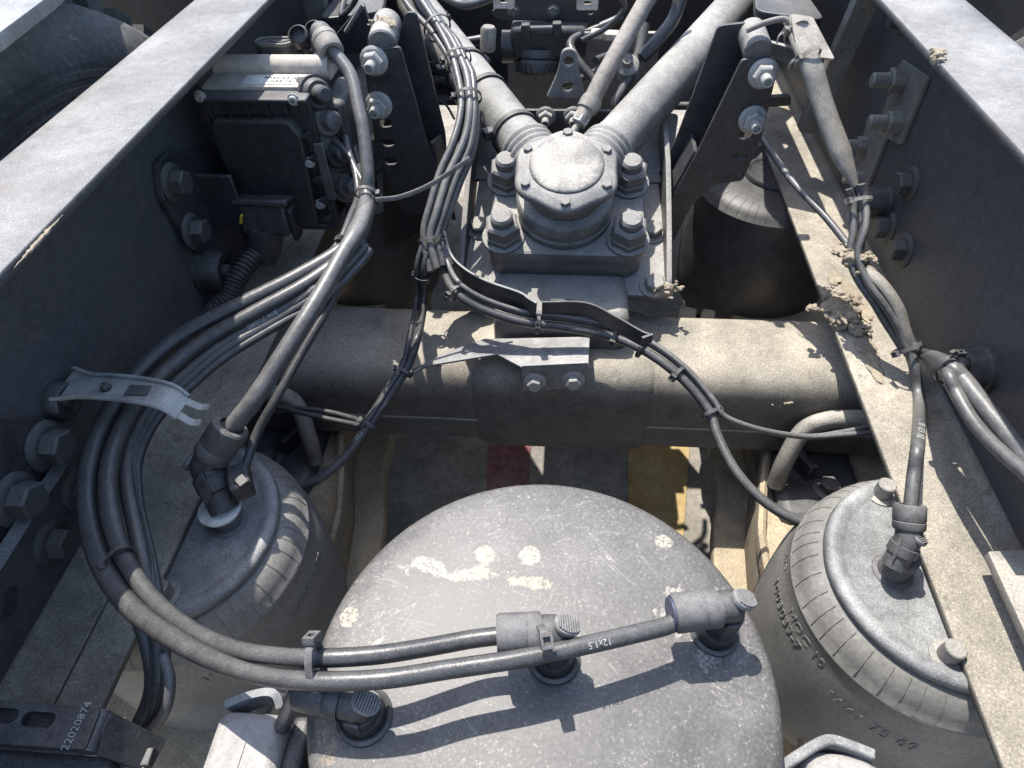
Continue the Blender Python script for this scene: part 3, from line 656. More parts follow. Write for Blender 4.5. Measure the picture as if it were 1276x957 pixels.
# tank top
ZT = -.2
tank = thing('air_tank', (.005, .158, -.62), 'large round scratched grey air tank with stained domed end in the foreground', 'air tank')
TC = V((.005, .158, ZT))
def dome_z(x, y): r2 = (x - TC.x) ** 2 + (y - TC.y) ** 2; return ZT + .010 * (1 - min(1, r2 / .148 ** 2))
pr = [(.0001, .010)] + [(.148 * i / 10, .010 * (1 - (i / 10) ** 2)) for i in range(1, 11)] + [(.1525, -.003), (.1555, -.008), (.1565, -.02), (.1565, -.38), (.14, -.42)]
part('shell', lathe(pr, TC, (0, 0, 1), 128), 'tank', tank, sharp=60)
E1b = V((0.1210, 0.1919, -0.1950)); E2b = V((0.0125, 0.1644, -0.1910)); E3b = V((-0.1057, 0.1229, -0.1960))
def on_tank(p): return V((p.x, p.y, dome_z(p.x, p.y) - .0005))
E1b, E2b, E3b = on_tank(E1b), on_tank(E2b), on_tank(E3b)
e1, d1 = elbow(E1b, (0.05, .0, 1), (-1, -.20, .02), .042, 'grey elbow with blue seal near the right edge of the tank end', .80, 'plastic', 'gplastic', pad='blue')
e2, d2 = elbow(E2b, (0, .05, 1), (-1, -.12, .0), .040, 'grey elbow with large round sleeve in the middle of the tank end', .82, 'plastic', 'gplastic', sleeve=.028)
e3, d3 = elbow(E3b, (0, .0, 1), (-1, .18, .0), .026, 'black elbow on the left of the tank end under the two hoses', .85, 'plastic', 'plastic')
# right spring elbow
b4, c4, h4 = V((0.3128, 0.3049, -0.2960)), V((0.3208, 0.3189, -0.2720)), V((0.3214, 0.3464, -0.2480))
e4, d4 = elbow(b4, c4 - b4, h4 - c4, (c4 - b4).length, 'dusty grey elbow on the rear right air spring port', .86, 'gplastic', 'gplastic', ring=False, sleeve=.022)
# left spring elbow
b5, c5, h5 = V((-0.3094, 0.3252, -0.2950)), V((-0.3262, 0.3511, -0.2580)), V((-0.2894, 0.3794, -0.2150))
e5, d5 = elbow(b5, c5 - b5, h5 - c5, (c5 - b5).length, 'black elbow with white ring on the rear left air spring', 1.15, 'plastic', 'gplastic', ring=False, sleeve=(h5 - c5).length * .62)
wr = V((-0.3156, 0.3266, -0.3185)) + V((0, 0, .022))
t = thing('white_ring', wr, 'thin white locking ring under the black elbow of the left air spring', 'locking ring')
part('ring', lathe([(.0135, 0), (.020, 0), (.0205, .003), (.016, .0045), (.0135, .0045)], wr, (0, 0, 1), 36), 'white', t)
mbx = V((-0.2921, 0.3428, -0.2700))
t = thing('valve_plug', mbx, 'small black plastic plug clipped beside the left spring elbow', 'plug')
part('body', cbox(mbx, (.02, .03, .022), Matrix.Rotation(.5, 3, 'Z')), 'plastic', t, bevel=.003)
part('tab', cbox(mbx + V((.008, -.008, .012)), (.01, .012, .006), Matrix.Rotation(.9, 3, 'Z')), 'plastic', t, bevel=.001)

# ------------------------------------------------------------------ hoses: tank pair and big left loop
GH = 'black air hoses'
# outer hose of the big loop, ends in elbow on right of tank
pO = [(-0.2160, 0.5857, -0.1480), (-0.2242, 0.5603, -0.1550), (-0.2642, 0.5264, -0.1650), (-0.3146, 0.4912, -0.1750), (-0.3649, 0.4517, -0.1850), (-0.3907, 0.4043, -0.1920), (-0.3981, 0.3571, -0.1980), (-0.3927, 0.3087, -0.2050), (-0.3748, 0.2659, -0.2120), (-0.3420, 0.2243, -0.2120), (-0.3002, 0.1901, -0.2060), (-0.2507, 0.1630, -0.1900), (-0.2010, 0.1416, -0.1700), (-0.1610, 0.1297, -0.1550), (-0.1230, 0.1260, -0.1450), (-0.0853, 0.1292, -0.1430), (-0.0492, 0.1381, -0.1460), (-0.0119, 0.1465, -0.1470), (0.0262, 0.1574, -0.1490), (0.0609, 0.1691, -0.1530), (0.0844, 0.1784, -0.1570), e1]
hO = hose('air_hose', pO, .0070, rf=lambda i, q: 1.22 - .42 * min(1, max(0, (q - .45) / .15)), label='thick hose on the outer edge of the left loop ending at the right tank elbow', m='hose', group=GH, text=[('MB13/10326', .011, .335, (-.3, -.3, 1), False), ('12x1.5', .0055, .93, (0, -.5, 1), True)])
pI = [(-0.2080, 0.5785, -0.1470), (-0.2136, 0.5565, -0.1540), (-0.2478, 0.5153, -0.1630), (-0.2933, 0.4799, -0.1730), (-0.3368, 0.4452, -0.1830), (-0.3649, 0.4016, -0.1900), (-0.3780, 0.3573, -0.1970), (-0.3734, 0.3084, -0.2030), (-0.3528, 0.2647, -0.2080), (-0.3207, 0.2257, -0.2070), (-0.2804, 0.1929, -0.2000), (-0.2375, 0.1682, -0.1870), (-0.1928, 0.1495, -0.1680), (-0.1575, 0.1418, -0.1550), (-0.1266, 0.1392, -0.1450), (-0.0936, 0.1436, -0.1460), (-0.0614, 0.1525, -0.1500), (-0.0377, 0.1593, -0.1520), e2]
hI = hose('air_hose', pI, .0068, rf=lambda i, q: 1.15 - .33 * min(1, max(0, (q - .45) / .15)), label='thick hose just inside the outer loop ending at the middle tank elbow', m='hose', group=GH)
# strands inside loop
sp = [('third hose of the left loop bundle, thin, passing under the silver clip', .0066, 7, 0), ('fourth hose of the left loop bundle, nearest the air spring plate', .0058, 14, 1), ('thin innermost hose of the left loop bundle', .0044, 22, 2)]
for lab, r, dx, j in sp:
    P = [(-0.2026, 0.5714, -0.1500), (-0.2127, 0.5564, -0.1580), (-0.2425, 0.5114, -0.1700), (-0.2802, 0.4837, -0.1800), (-0.3256, 0.4452, -0.1900), (-0.3542, 0.4075, -0.2000), (-0.3721, 0.3739, -0.2070), (-0.3745, 0.3341, -0.2140), (-0.3602, 0.2973, -0.2220), (-0.3404, 0.2636, -0.2300), (-0.3189, 0.2264, -0.2400), (-0.3050, 0.1901, -0.2620), (-0.2991, 0.1613, -0.2850), (-0.3099, 0.1352, -0.3100), (-0.3227, 0.1139, -0.3200)]
    P = [V(p) + V((.0042 * dx / 7 * (1 if i < 12 else .6) - .004, -.003 * j, -.003 * j + .004 * noise.noise(V((i * .4, j * 5, 0))))) for i, p in enumerate(P)]
    h_ = hose('air_hose', P, r, lab, 'hose', GH, text=[('BM 71080', .008, .23, (.3, -.4, 1), False), ('PA12 8x1', .006, .12, (.2, -.4, 1), False)] if j == 0 else None)
    if j == 1: hS = h_
P = [(-0.3433, 0.2365, -0.2350), (-0.3207, 0.2037, -0.2500), (-0.3079, 0.1803, -0.2700), (-0.3031, 0.1566, -0.2900), (-0.3137, 0.1321, -0.3100), (-0.3277, 0.1108, -0.3200)]
hose('air_hose', P, .0065, 'thick black hose dropping from the loop behind the numbered bracket', 'hose', GH)
P = [(-0.2898, 0.1745, -0.2600), (-0.2805, 0.1574, -0.2700), (-0.2863, 0.1399, -0.2900), (-0.3065, 0.1239, -0.3100), (-0.3124, 0.1062, -0.3200)]
hose('air_hose', P, .0042, 'thin pale hose bending down beside the black drop hoses', 'hoselt', GH)
hose('air_hose', [e3, V(e3) + V(d3) * .012, (-0.1560, 0.1250, -0.2000), (-0.1728, 0.1250, -0.2400)], .006, 'short hose running left from the left tank elbow below the pair', 'hose', GH)
# from upper ties: ECU elbow hose
ee = V((-0.2725, 0.8000, -0.0333))
e6, d6 = elbow(ee + V((-.012, .01, -.03)), (0, 0, 1), (.35, -.55, -.25), .038, 'pale grey elbow on top of the valve module', .95, 'gplastic', 'tape', ring=False, sleeve=.028, pad=False)
pE = [e6, (-0.2446, 0.7650, -0.0557), (-0.2323, 0.7350, -0.0778), (-0.2224, 0.7050, -0.1013), (-0.2171, 0.6750, -0.1295), (-0.2170, 0.6550, -0.1483), (-0.2120, 0.6011, -0.1450), (-0.2196, 0.5677, -0.1530)]
hE = hose('air_hose', pE, .0078, 'pale hose hanging from the valve module elbow to the upper tie', 'hoselt', GH)
# hose going to left spring elbow
pS = [(-0.2156, 0.6650, -0.1439), (-0.2157, 0.6500, -0.1525), (-0.2066, 0.5786, -0.1400), (-0.2147, 0.5384, -0.1450), (-0.2246, 0.4986, -0.1550), (-0.2410, 0.4507, -0.1700), (-0.2594, 0.4136, -0.1880), (-0.2745, 0.3877, -0.2030), e5]
hose('air_hose', pS, .0090, 'pale thick hose running straight down to the left air spring elbow', 'hoselt', GH)
pS2 = [(-0.2128, 0.6650, -0.1490), (-0.2111, 0.6480, -0.1553), (-0.2093, 0.6038, -0.1600), (-0.2167, 0.5628, -0.1700), (-0.2288, 0.5096, -0.1850), (-0.2482, 0.4601, -0.2050), (-0.2661, 0.4129, -0.2250), (-0.2851, 0.3865, -0.2500), (-0.2920, 0.3508, -0.2680)]
hose('air_hose', pS2, .0045, 'thin black hose beside the straight pale hose to the left air spring', 'hose', GH)
for j, (dx, lab) in enumerate(((-9, 'thin hose strand left of the upper tie by the valve module'), (8, 'thin hose strand right of the upper tie by the valve module'))):
    P = [V((-0.2651, 0.7400, -0.1092)) + V((dx * .001, 0, -.01)), (-0.2452, 0.7100, -0.1339), V((-0.2242, 0.6650, -0.1493)) + V((dx * .0006, 0, 0)), V((-0.2177, 0.6133, -0.1500)) + V((dx * .0008, 0, .003)), V((-0.2213, 0.5662, -0.1550)) + V((dx * .0008, 0, .003)), V((-0.2463, 0.5337, -0.1700)) + V((dx * .0008, 0, .003))]
    hose('air_hose', P, .0042, lab, 'hose', GH)
hose('air_hose', [(-0.2780, 0.8000, -0.0971), (-0.2674, 0.7800, -0.1285), (-0.2487, 0.7400, -0.1448), (-0.2298, 0.6900, -0.1484), (-0.2196, 0.6600, -0.1514)], .005, 'dull grey hose behind the pale hose of the valve module', 'hose', GH)
tie(hO, hO[near(hO, V((-0.3382, 0.2215, -0.2100)))], (.016, .0105), 'black cable tie round the left loop above the air spring stud', head=(-1, -.2, .35), tail=.01, off=(.0125, .004, .001))
tie(hO, V((-0.1266, 0.1261, -0.1460)), (.0075, .0155), 'grey cable tie holding the two tank hoses together at the left tank edge', head=(0, .55, .7), tail=.0, m='gplastic', w=.0048, off=(0, .0075, .002))
tie(hO, V((0.0013, 0.1510, -0.1480)), (.0085, .0165), 'cable tie with square head binding the hose to the middle tank sleeve', head=(.0, -.45, 1), tail=.0, m='gplastic', w=.0048, off=(.002, .008, .002))
tie(hE, V((-0.2209, 0.5662, -0.1530)), (.017, .013), 'cable tie round the hose bundle right of the plug', head=(-.6, -.2, .8), tail=.008, off=(.003, 0, -.004))
tie(hE, V((-0.2172, 0.6550, -0.1493)), (.014, .012), 'cable tie with long pale tail above the loop bundle', head=(1, -.1, .2), tail=0)
hose('tie_tail', [(-0.2051, 0.6480, -0.1479), (-0.1783, 0.6600, -0.1504), (-0.1435, 0.6800, -0.1440), (-0.1014, 0.7000, -0.1231)], .0016, 'long pale cable tie tail bridging to the centre bundle', 'tape', None, r2=.0032, cat='cable tie tail')

# silver clip on left rail
t = thing('hose_clip', (-.43, .37, -.17), 'bent silver metal clip holding the hose loop to the left rail', 'clip')
pc = [(-0.4337, 0.3842, -0.1650), (-0.4204, 0.3737, -0.1680), (-0.3790, 0.3720, -0.1680), (-0.3447, 0.3699, -0.1680), (-0.3258, 0.3650, -0.1720), (-0.3155, 0.3572, -0.1840)]
cw = [V((-0.4309, 0.3682, -0.1680)), V((-0.4102, 0.3674, -0.1680)), V((-0.3762, 0.3663, -0.1680)), V((-0.3448, 0.3622, -0.1680)), V((-0.3295, 0.3600, -0.1720)), V((-0.3214, 0.3589, -0.1820))]
pth = crom(cw, 6); T_, N_ = frames(pth)
def strip(path, w, th, side=(0, 1, 0)):
    vs = []; fs = []; T, _ = frames(path)
    for i, p in enumerate(path):
        s = V(side) - T[i] * V(side).dot(T[i]); s.normalize(); n = T[i].cross(s); ww = w(i / (len(path) - 1)) if callable(w) else w
        for a, c in ((-1, 0), (1, 0), (1, -1), (-1, -1)): vs.append(p + s * a * ww / 2 + n * c * th)
    for i in range(len(path) - 1):
        for k in range(4): k2 = (k + 1) % 4; fs.append((i * 4 + k, i * 4 + k2, (i + 1) * 4 + k2, (i + 1) * 4 + k))
    fs += [(0, 1, 2, 3), tuple((len(path) - 1) * 4 + k for k in range(4))]
    return MB().add(vs, fs)
part('strap', strip(pth, lambda q: .027 + .012 * max(0, .22 - q) / .22 - .004 * (q > .8), .002), 'zinc', t)
for s in (-1, 1):
    ed = [p + V((0, s * .0135 + (s * .006 * max(0, 1 - i / 6)), .0015)) for i, p in enumerate(pth)]
    part('raised_edge', tube(ed, .0017, 8), 'zinc', t)
for s in (-1, 1):
    part('end_prong', strip(crom([pth[-1] + V((0, s * .008, 0)), pth[-1] + V((.008, s * .009, -.008)), pth[-1] + V((.016, s * .009, -.008))], 4), .007, .002), 'zinc', t)
part('window', cbox(V((-0.3582, 0.3640, -0.1665)) + V((0, 0, .0)), (.020, .011, .0008)), 'plastic', t)
part('peg', lathe([(.0045, 0), (.0045, .003), (.0025, .006)], V((-0.3885, 0.3656, -0.1680)), (0, 0, 1), 14), 'plastic', t)
part('stem', box((-.437, .365, -.18), (-.405, .385, -.172)), 'black', t)

# ------------------------------------------------------------------ valve module (left)
YF = .72
vm = thing('valve_module', (-.34, .75, -.24), 'black electronic valve module with ribbed frame and pale top bolted inside the left rail', 'valve module')
P0, P1, P2, P3 = V((-0.4101, 0.7200, -0.0693)), V((-0.2840, 0.7200, -0.0680)), V((-0.2772, 0.7200, -0.2361)), V((-0.4353, 0.7200, -0.2594))
part('body', rings([box((P0.x + .006, YF, P2.z), (P1.x - .004, YF + .10, P0.z + .002))]), 'plastic', vm, bevel=.006)
part('cover', plate(rc([(P0.x + .007, P2.z + .012), (P1.x - .022, P2.z + .012), (P1.x - .013, P0.z - .035), (P1.x - .024, P0.z - .016), (P0.x + .012, P0.z - .016), (P0.x + .007, P0.z - .03)], .006), .02, (0, YF - .004, 0), (1, 0, 0), (0, 0, 1), bev=.003), 'module', vm)
zf = P0.z
fr_ = part('frame_rim', plate(rc([(P0.x, P2.z), (P1.x + .002, P2.z), (P1.x + .002, zf + .006), (P0.x, zf + .006)], .008), .008, (0, YF - .0, 0), (1, 0, 0), (0, 0, 1), [rc([(P0.x + .005, P2.z + .007), (P1.x - .008, P2.z + .007), (P1.x - .008, zf - .014), (P0.x + .005, zf - .014)], .004)], .001), 'module', vm)
part('top_rim', box((P0.x, YF - .012, zf + .002), (P1.x + .002, YF + .02, zf + .008)), 'module', vm, bevel=.002)
for i in range(5): part('frame_rib', box((P0.x + .012 + i * .0225, YF - .012, zf - .014), (P0.x + .014 + i * .0225, YF - .003, zf + .002)), 'module', fr_)
for i in range(5):
    z = P0.z - .03 - i * .028; x = P1.x - .003
    part('side_tooth', MB().add([(x, YF - .012, z), (x - .012, YF - .012, z - .006), (x, YF - .012, z - .010), (x, YF - .003, z), (x - .012, YF - .003, z - .006), (x, YF - .003, z - .010)], [(0, 1, 2), (3, 4, 5), (0, 1, 4, 3), (1, 2, 5, 4), (2, 0, 3, 5)]), 'module', fr_)
for px in ((-0.2969, 0.7120, -0.0628), (-0.2975, 0.7120, -0.1380), (-0.2984, 0.7120, -0.1946), (-0.4034, 0.7120, -0.0602)): bolt(vm, px, (0, -1, 0), .0052, 'torx', 'zinc', 'torx_screw')
part('top_cover', box((P0.x, YF + .012, zf + .004), (P1.x - .003, YF + .09, zf + .012)), 'cream', vm, bevel=.001)
part('top_roll', cyl((P0.x, YF + .062, zf + .014), (P1.x + .012, YF + .062, zf + .014), .0135, 28, .001), 'cream', vm)
part('label_sticker', box((P0.x + .045, YF + .018, zf + .0122), (P1.x - .022, YF + .042, zf + .0127)), 'white', vm)
part('label_text', text_flat('PRES 53 03', .009, (P0.x + .088, YF + .034, zf + .0129), (1, .0, 0), (0, 1, 0), .0001), 'plastic', vm)
part('label_text', text_flat('1024 16', .009, (P0.x + .088, YF + .025, zf + .0129), (1, 0, 0), (0, 1, 0), .0001), 'plastic', vm)
cp = V((-0.3478, 0.8200, -0.0406))
part('connector_housing', plate(slot(0, 0, .048, .022), .024, cp + V((0, 0, -.012)), (1, 0, 0), (0, 1, 0), bev=.001), 'gplastic', vm)
part('connector_rim', plate(slot(0, 0, .050, .026), .004, cp, (1, 0, 0), (0, 1, 0), [slot(0, 0, .044, .018)], .001), 'tape', vm)
for i, a in enumerate((.6, -.6, .6)): part('connector_web', cbox(cp + V((-.012 + i * .012, 0, -.0005)), (.014, .0016, .003), Matrix.Rotation(a, 3, 'Z')), 'tape', vm)
mbp = V((-0.3019, 0.8100, -0.0316))
for i, (dx, dz, r) in enumerate(((-.008, -.004, .012), (.010, .0, .011), (.0, -.018, .013))):
    part('port_cap', lathe([(r, 0), (r, .012), (r * .8, .014), (r * .75, .006), (.0001, .006)], mbp + V((dx, i * .006, dz)), (0, -.6, .8), 18), 'plastic', vm)
for i, (u, s) in enumerate((((-0.2750, 0.7350, -0.0671), 1.0), ((-0.2707, 0.7350, -0.0971), 1.1), ((-0.2670, 0.7350, -0.1372), 1.1), ((-0.2866, 0.7400, -0.1256), 1.3), ((-0.2859, 0.7350, -0.1719), 1.3), ((-0.2634, 0.7350, -0.1826), 1.0))):
    u = V(u)
    part('port', rings([lathe([(.019 * s, -.03), (.018 * s, -.005), (.015 * s, 0), (.011 * s, .0), (.0095 * s, .012), (.007 * s, .014)], u, (.75, -.6, .25), 24), lathe([(.021 * s, -.012), (.021 * s, -.007)], u, (.75, -.6, .25), 24)]), 'gplastic' if i % 2 else 'plastic', vm)
part('side_block', box((P1.x + .003, YF + .02, P2.z), (P1.x + .032, YF + .10, zf - .01)), 'plastic', vm, bevel=.006)
part('side_strip', cbox(V((-0.2820, 0.7120, -0.1513)), (.012, .003, .075), Matrix.Rotation(-.0, 3, 'Y')), 'gplastic', vm, bevel=.002)
zb = V((-0.2852, 0.8000, -0.0587)); bolt(vm, zb, (.5, -.8, .1), .011, 'flange', 'zinc')
mp_ = thing('mounting_plate', (-0.4370, 0.6623, -0.1629), 'dark bracket plate with two bolts holding the valve module to the left rail', 'bracket')
part('plate', plate3([(-0.4325, 0.6251, -0.0963), (-0.4325, 0.6499, -0.0954), (-0.4325, 0.7498, -0.1454), (-0.4325, 0.7815, -0.2107), (-0.4325, 0.6367, -0.2228), (-0.4325, 0.6203, -0.2040), (-0.4325, 0.6076, -0.1294)], .008, r=.008), 'black', mp_)
part('arm', cbox(V((-0.4100, 0.6833, -0.1750)) , (.05, .006, .07)), 'black', mp_, bevel=.002)
for p in ((-0.4280, 0.6329, -0.1225), (-0.4280, 0.6307, -0.1839)): bolt(mp_, p, (1, 0, 0), .0145, 'flange', 'dbolt')
# plug and corrugated conduit
pl = V((-0.3641, 0.7000, -0.2049))
t = thing('cable_plug', pl, 'black multi pin plug with yellow lock under the valve module', 'plug')
t.scale = (1.45, 1.45, 1.45)
part('shell', cbox(pl, (.042, .028, .03), Matrix.Rotation(-.3, 3, 'X')), 'plastic', t, bevel=.003)
part('top_lip', cbox(pl + V((.002, 0, .016)), (.048, .032, .006), Matrix.Rotation(-.3, 3, 'X')), 'plastic', t, bevel=.002)
part('lock_tab', cbox(pl + V((-.017, -.016, .006)), (.002, .002, .009), Matrix.Rotation(.4, 3, 'Y')), 'yclip', t)
part('neck', lathe([(.016, 0), (.015, .02), (.012, .03)], pl + V((-.004, -.006, -.01)), (-.25, -.35, -.9), 20), 'plastic', t)
for s in (-1, 1): part('side_clip', cbox(pl + V((s * .023, -.004, -.004)), (.005, .014, .03)), 'plastic', t, bevel=.001)
pcor = crom([pl + V((-.012, -.018, -.046)), (-0.3842, 0.6600, -0.2431), (-0.3966, 0.6300, -0.2534), (-0.4070, 0.6121, -0.2700), (-0.4338, 0.6034, -0.2900)], 26)
part_ = solo('corrugated_conduit', tube(pcor, .0135, 16, rf=lambda i, q: 1.0 if i % 4 < 2 else .84), 'plastic', pcor[0], 'black corrugated conduit running down from the module plug', 'conduit')

# ------------------------------------------------------------------ tall brackets with nuts
def tall(front, rear, holes, nuts, bush, label, web):
    t = thing('tall_bracket', V(front[4]), label, 'bracket', 'tall steel brackets beside the V stay')
    part('front_plate', plate3(front, .006, [(h, .018, .011, h2) for h, h2 in holes], r=.006), 'black', t)
    part('rear_plate', plate3(rear, .006, r=.006), 'black', t)
    part('side_web', plate3(web, .006, r=.004), 'black', t)
    for p in nuts: bolt(t, V(p) + V((0, -.004, 0)), (0, -1, .05), .0135, 'nut', 'zinc', 'nut')
    b0, b1, r = bush; part('bush', cyl(b0, b1, r, 28, .002), 'cast', t)
    return t
off = V((0, .055, 0))
fr = [(0.2140, 0.8400, -0.0638), (0.2552, 0.8400, -0.0672), (0.2583, 0.8400, -0.0859), (0.2604, 0.8400, -0.1635), (0.2505, 0.8400, -0.2235), (0.2138, 0.8400, -0.2291), (0.1891, 0.8400, -0.2623), (0.1705, 0.8400, -0.3322), (0.1525, 0.8400, -0.2735), (0.1819, 0.8400, -0.1848)]
ofr = off + V((-.012, 0, .012)); rr_ = [V((0.1895, 0.8400, -0.0458)) + off, V((0.2408, 0.8400, -0.0403)) + off, V(fr[2]) + off, V(fr[4]) + off, V(fr[7]) + ofr, V(fr[8]) + ofr, V((0.1618, 0.8400, -0.1909)) + off]
tall(fr, rr_, [((0.2400, 0.8400, -0.1595), 0), ((0.2391, 0.8400, -0.1873), 0), ((0.2393, 0.8400, -0.2117), 0)], [(0.2416, 0.8400, -0.0804), (0.2428, 0.8400, -0.1370)], ((0.2320, 0.8420, -0.0589), V((0.2320, 0.8420, -0.0589)) + V((0, .06, .004)), .017),
     'tall leaning steel bracket with two nuts and three holes right of the hub', [V(fr[9]) + V((0, .003, 0)), V(fr[8]) + V((0, .003, 0)), V(fr[8]) + off, V(fr[9]) + off])
fl = [(-0.2470, 0.8400, -0.0567), (-0.1991, 0.8400, -0.0518), (-0.1799, 0.8400, -0.1767), (-0.1679, 0.8400, -0.2205), (-0.1718, 0.8400, -0.2813), (-0.2273, 0.8400, -0.2908), (-0.2413, 0.8400, -0.2344), (-0.2527, 0.8400, -0.1801)]
rl_ = [V((-0.1999, 0.8400, -0.0308)) + off, V((-0.1862, 0.8400, -0.0308)) + off, V((-0.1648, 0.8400, -0.1904)) + off, V((-0.1698, 0.8400, -0.3348)) + off, V((-0.2862, 0.8400, -0.3839)) + off, V((-0.2571, 0.8400, -0.1919)) + off]  # rear plate drawn further down to shade the left part of the axle
tall(fl, rl_, [((-0.2331, 0.8400, -0.1492), 0), ((-0.2342, 0.8400, -0.1763), 0), ((-0.2352, 0.8400, -0.2034), 0)], [(-0.2339, 0.8400, -0.0680), (-0.2374, 0.8400, -0.1234)], ((-0.2224, 0.8420, -0.0517), V((-0.2224, 0.8420, -0.0517)) + V((-.004, .06, .006)), .018),
     'tall dark steel bracket with two nuts left of the V stay', [V(fl[2]) + V((0, .003, 0)), V(fl[3]) + V((0, .003, 0)), V(rl_[3]) , V(rl_[2])])
t = thing('bush_arm', (-0.3006, 0.9500, -0.0740), 'dark triangular arm plate behind the left tall bracket', 'arm plate')
part('arm_plate', plate3([(-0.3266, 0.9300, -0.0878), (-0.2629, 0.9300, -0.0302), (-0.2572, 0.9300, -0.0572), (-0.2542, 0.9300, -0.0896), (-0.2885, 0.9300, -0.0939)], .01, r=.006), 'black', t)
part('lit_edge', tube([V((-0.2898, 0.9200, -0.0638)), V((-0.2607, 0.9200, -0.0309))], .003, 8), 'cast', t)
t = thing('bush_arm', (0.3063, 0.9500, -0.0923), 'pale flared arm plate behind the right tall bracket', 'arm plate')
part('arm_plate', plate3([(0.2590, 0.9200, -0.0719), (0.3075, 0.9200, -0.0834), (0.3152, 0.9200, -0.0993), (0.2974, 0.9200, -0.1015), (0.2748, 0.9200, -0.0935)], .01, r=.004), 'cast', t)
part('crossbar', plate3([(0.2950, 1.0000, -0.1781), (0.3347, 1.0000, -0.1753), (0.3387, 1.0000, -0.1896), (0.2985, 1.0000, -0.1924)], .01), 'black', t)
for sx, lb_ in ((1, 'flat dark plate added behind the right tall bracket to shade the air spring'), (-1, 'flat dark plate added behind the valve module, mirroring the right shade plate')):
    t = thing('spring_shade_plate', (sx * .30, 1.12, -.075), lb_, 'shade plate', 'flat plates added beside the V arms for shade')  # right plate added to shade the far air spring, left one mirrors it
    o_ = [(sx * .262, 1.02), (sx * .348, .985), (sx * .348, 1.32), (sx * .31, 1.32)]
    if sx < 0: o_.reverse()
    part('plate', plate(rc(o_, .02), .012, (0, 0, -.075), holes=[slot(sx * .325, 1.2, .02, .02)], bev=.002), 'black', t)
    part('rib', box((min(sx * .32, sx * .328), 1.05, -.12), (max(sx * .32, sx * .328), 1.30, -.0815)), 'black', t)
# diagonal brace upper right and left
solo('diagonal_brace', plate3([(0.3901, 1.0200, -0.0458), (0.4213, 1.0200, -0.0459), (0.3955, 1.0200, -0.2420), (0.3668, 1.0200, -0.2359)], .02, r=.002), 'dirty', (0.3912, 1.0200, -0.1394), 'grey diagonal steel brace against the upper right web', 'brace', bevel=.001)
solo('diagonal_brace', plate3([(-0.3854, 1.0500, -0.0330), (-0.3523, 1.0500, -0.0331), (-0.3528, 1.0500, -0.0970), (-0.3832, 1.0500, -0.1199)], .02, r=.002), 'dirty', (-0.3722, 1.0500, -0.0750), 'short dark brace behind the valve module', 'brace', bevel=.001)

# ------------------------------------------------------------------ spring beams and U bolts beneath
def beam(sx, label):
    t = thing('spring_beam', (sx * .36, .5, -.68), label, 'beam', 'cast beams carrying the air springs')
    o = [(sx * x, y) for x, y in ((.232, .05), (.232, .42), (.245, .52), (.262, .60), (.262, 1.2), (.50, 1.2), (.50, .05))]
    if sx < 0: o.reverse()
    part('lower_ledge', plate(rc(o, .01), .03, (0, 0, -.625), bev=.006), 'tan', t)
    o = [(sx * x, y) for x, y in ((.285, .05), (.275, .40), (.285, .50), (.31, .60), (.31, 1.2), (.50, 1.2), (.50, .05))]
    if sx < 0: o.reverse()
    part('upper_deck', plate(rc(o, .01), .09, (0, 0, -.565), bev=.006), 'tan', t)
    pt = [V((sx * x, y, -.515)) for x, y in ((.287, .05), (.277, .40), (.287, .50), (.312, .60))]
    part('edge_rib', tube(crom(pt, 6), .007, 8, r2=.014), 'tan', t)
    return t
beam(-1, 'cast spring beam with patches of sun low on the left'); beam(1, 'cast spring beam with sunlit tan dirt low on the right')
for sx, (px, lab) in ((1, (0, 'thick bent U bolt over the beam below the right end of the axle')), (-1, (0, 'thick bent U bolt over the beam below the left end of the axle'))):
    if sx > 0: P = [(0.3077, 0.5317, -0.5000), (0.3114, 0.5413, -0.4600), (0.3265, 0.5600, -0.4200), (0.3513, 0.5636, -0.4000), (0.3911, 0.5600, -0.3900), (0.4440, 0.5590, -0.3900)]
    else: P = [(-0.3294, 0.5340, -0.5000), (-0.3320, 0.5456, -0.4600), (-0.3420, 0.5649, -0.4200), (-0.3602, 0.5694, -0.4000), (-0.3900, 0.5617, -0.3900), (-0.4214, 0.5571, -0.3900)]
    pa = crom(P, 8); solo('u_bolt', tube(pa, .0115, 18), 'dirty', pa[0], lab, 'U bolt', 'U bolts on the spring beams')
    b0 = V(P[0]); t = thing('clamp_plate', b0, ('right' if sx > 0 else 'left') + ' dark clamp casting around the foot of the bent U bolt', 'clamp', 'clamp castings')
    part('casting', cbox(b0 + V((sx * .06, .03, -.04)), (.12, .16, .07)), 'black', t, bevel=.015)
    part('rib', cbox(b0 + V((sx * .035, .04, .0)), (.012, .06, .05), Matrix.Rotation(.5 * sx, 3, 'Z')), 'black', t, bevel=.003)
    bolt(t, b0 + V((sx * .07, .0, -.005)), (0, 0, 1), .013, 'flange', 'dbolt')
t = thing('small_stop', (0.1971, 0.7969, -0.4200), 'pale cream bump stop block between axle and dark air spring', 'bump stop')
q = V((0.2145, 0.8000, -0.4334))
part('block', cbox(q + V((-.008, 0, -.02)), (.03, .03, .05), Matrix.Rotation(-.25, 3, 'Z')), 'tan', t, bevel=.004)
part('block', cbox(q + V((.028, .01, -.03)), (.022, .03, .045), Matrix.Rotation(-.25, 3, 'Z')), 'tan', t, bevel=.004)

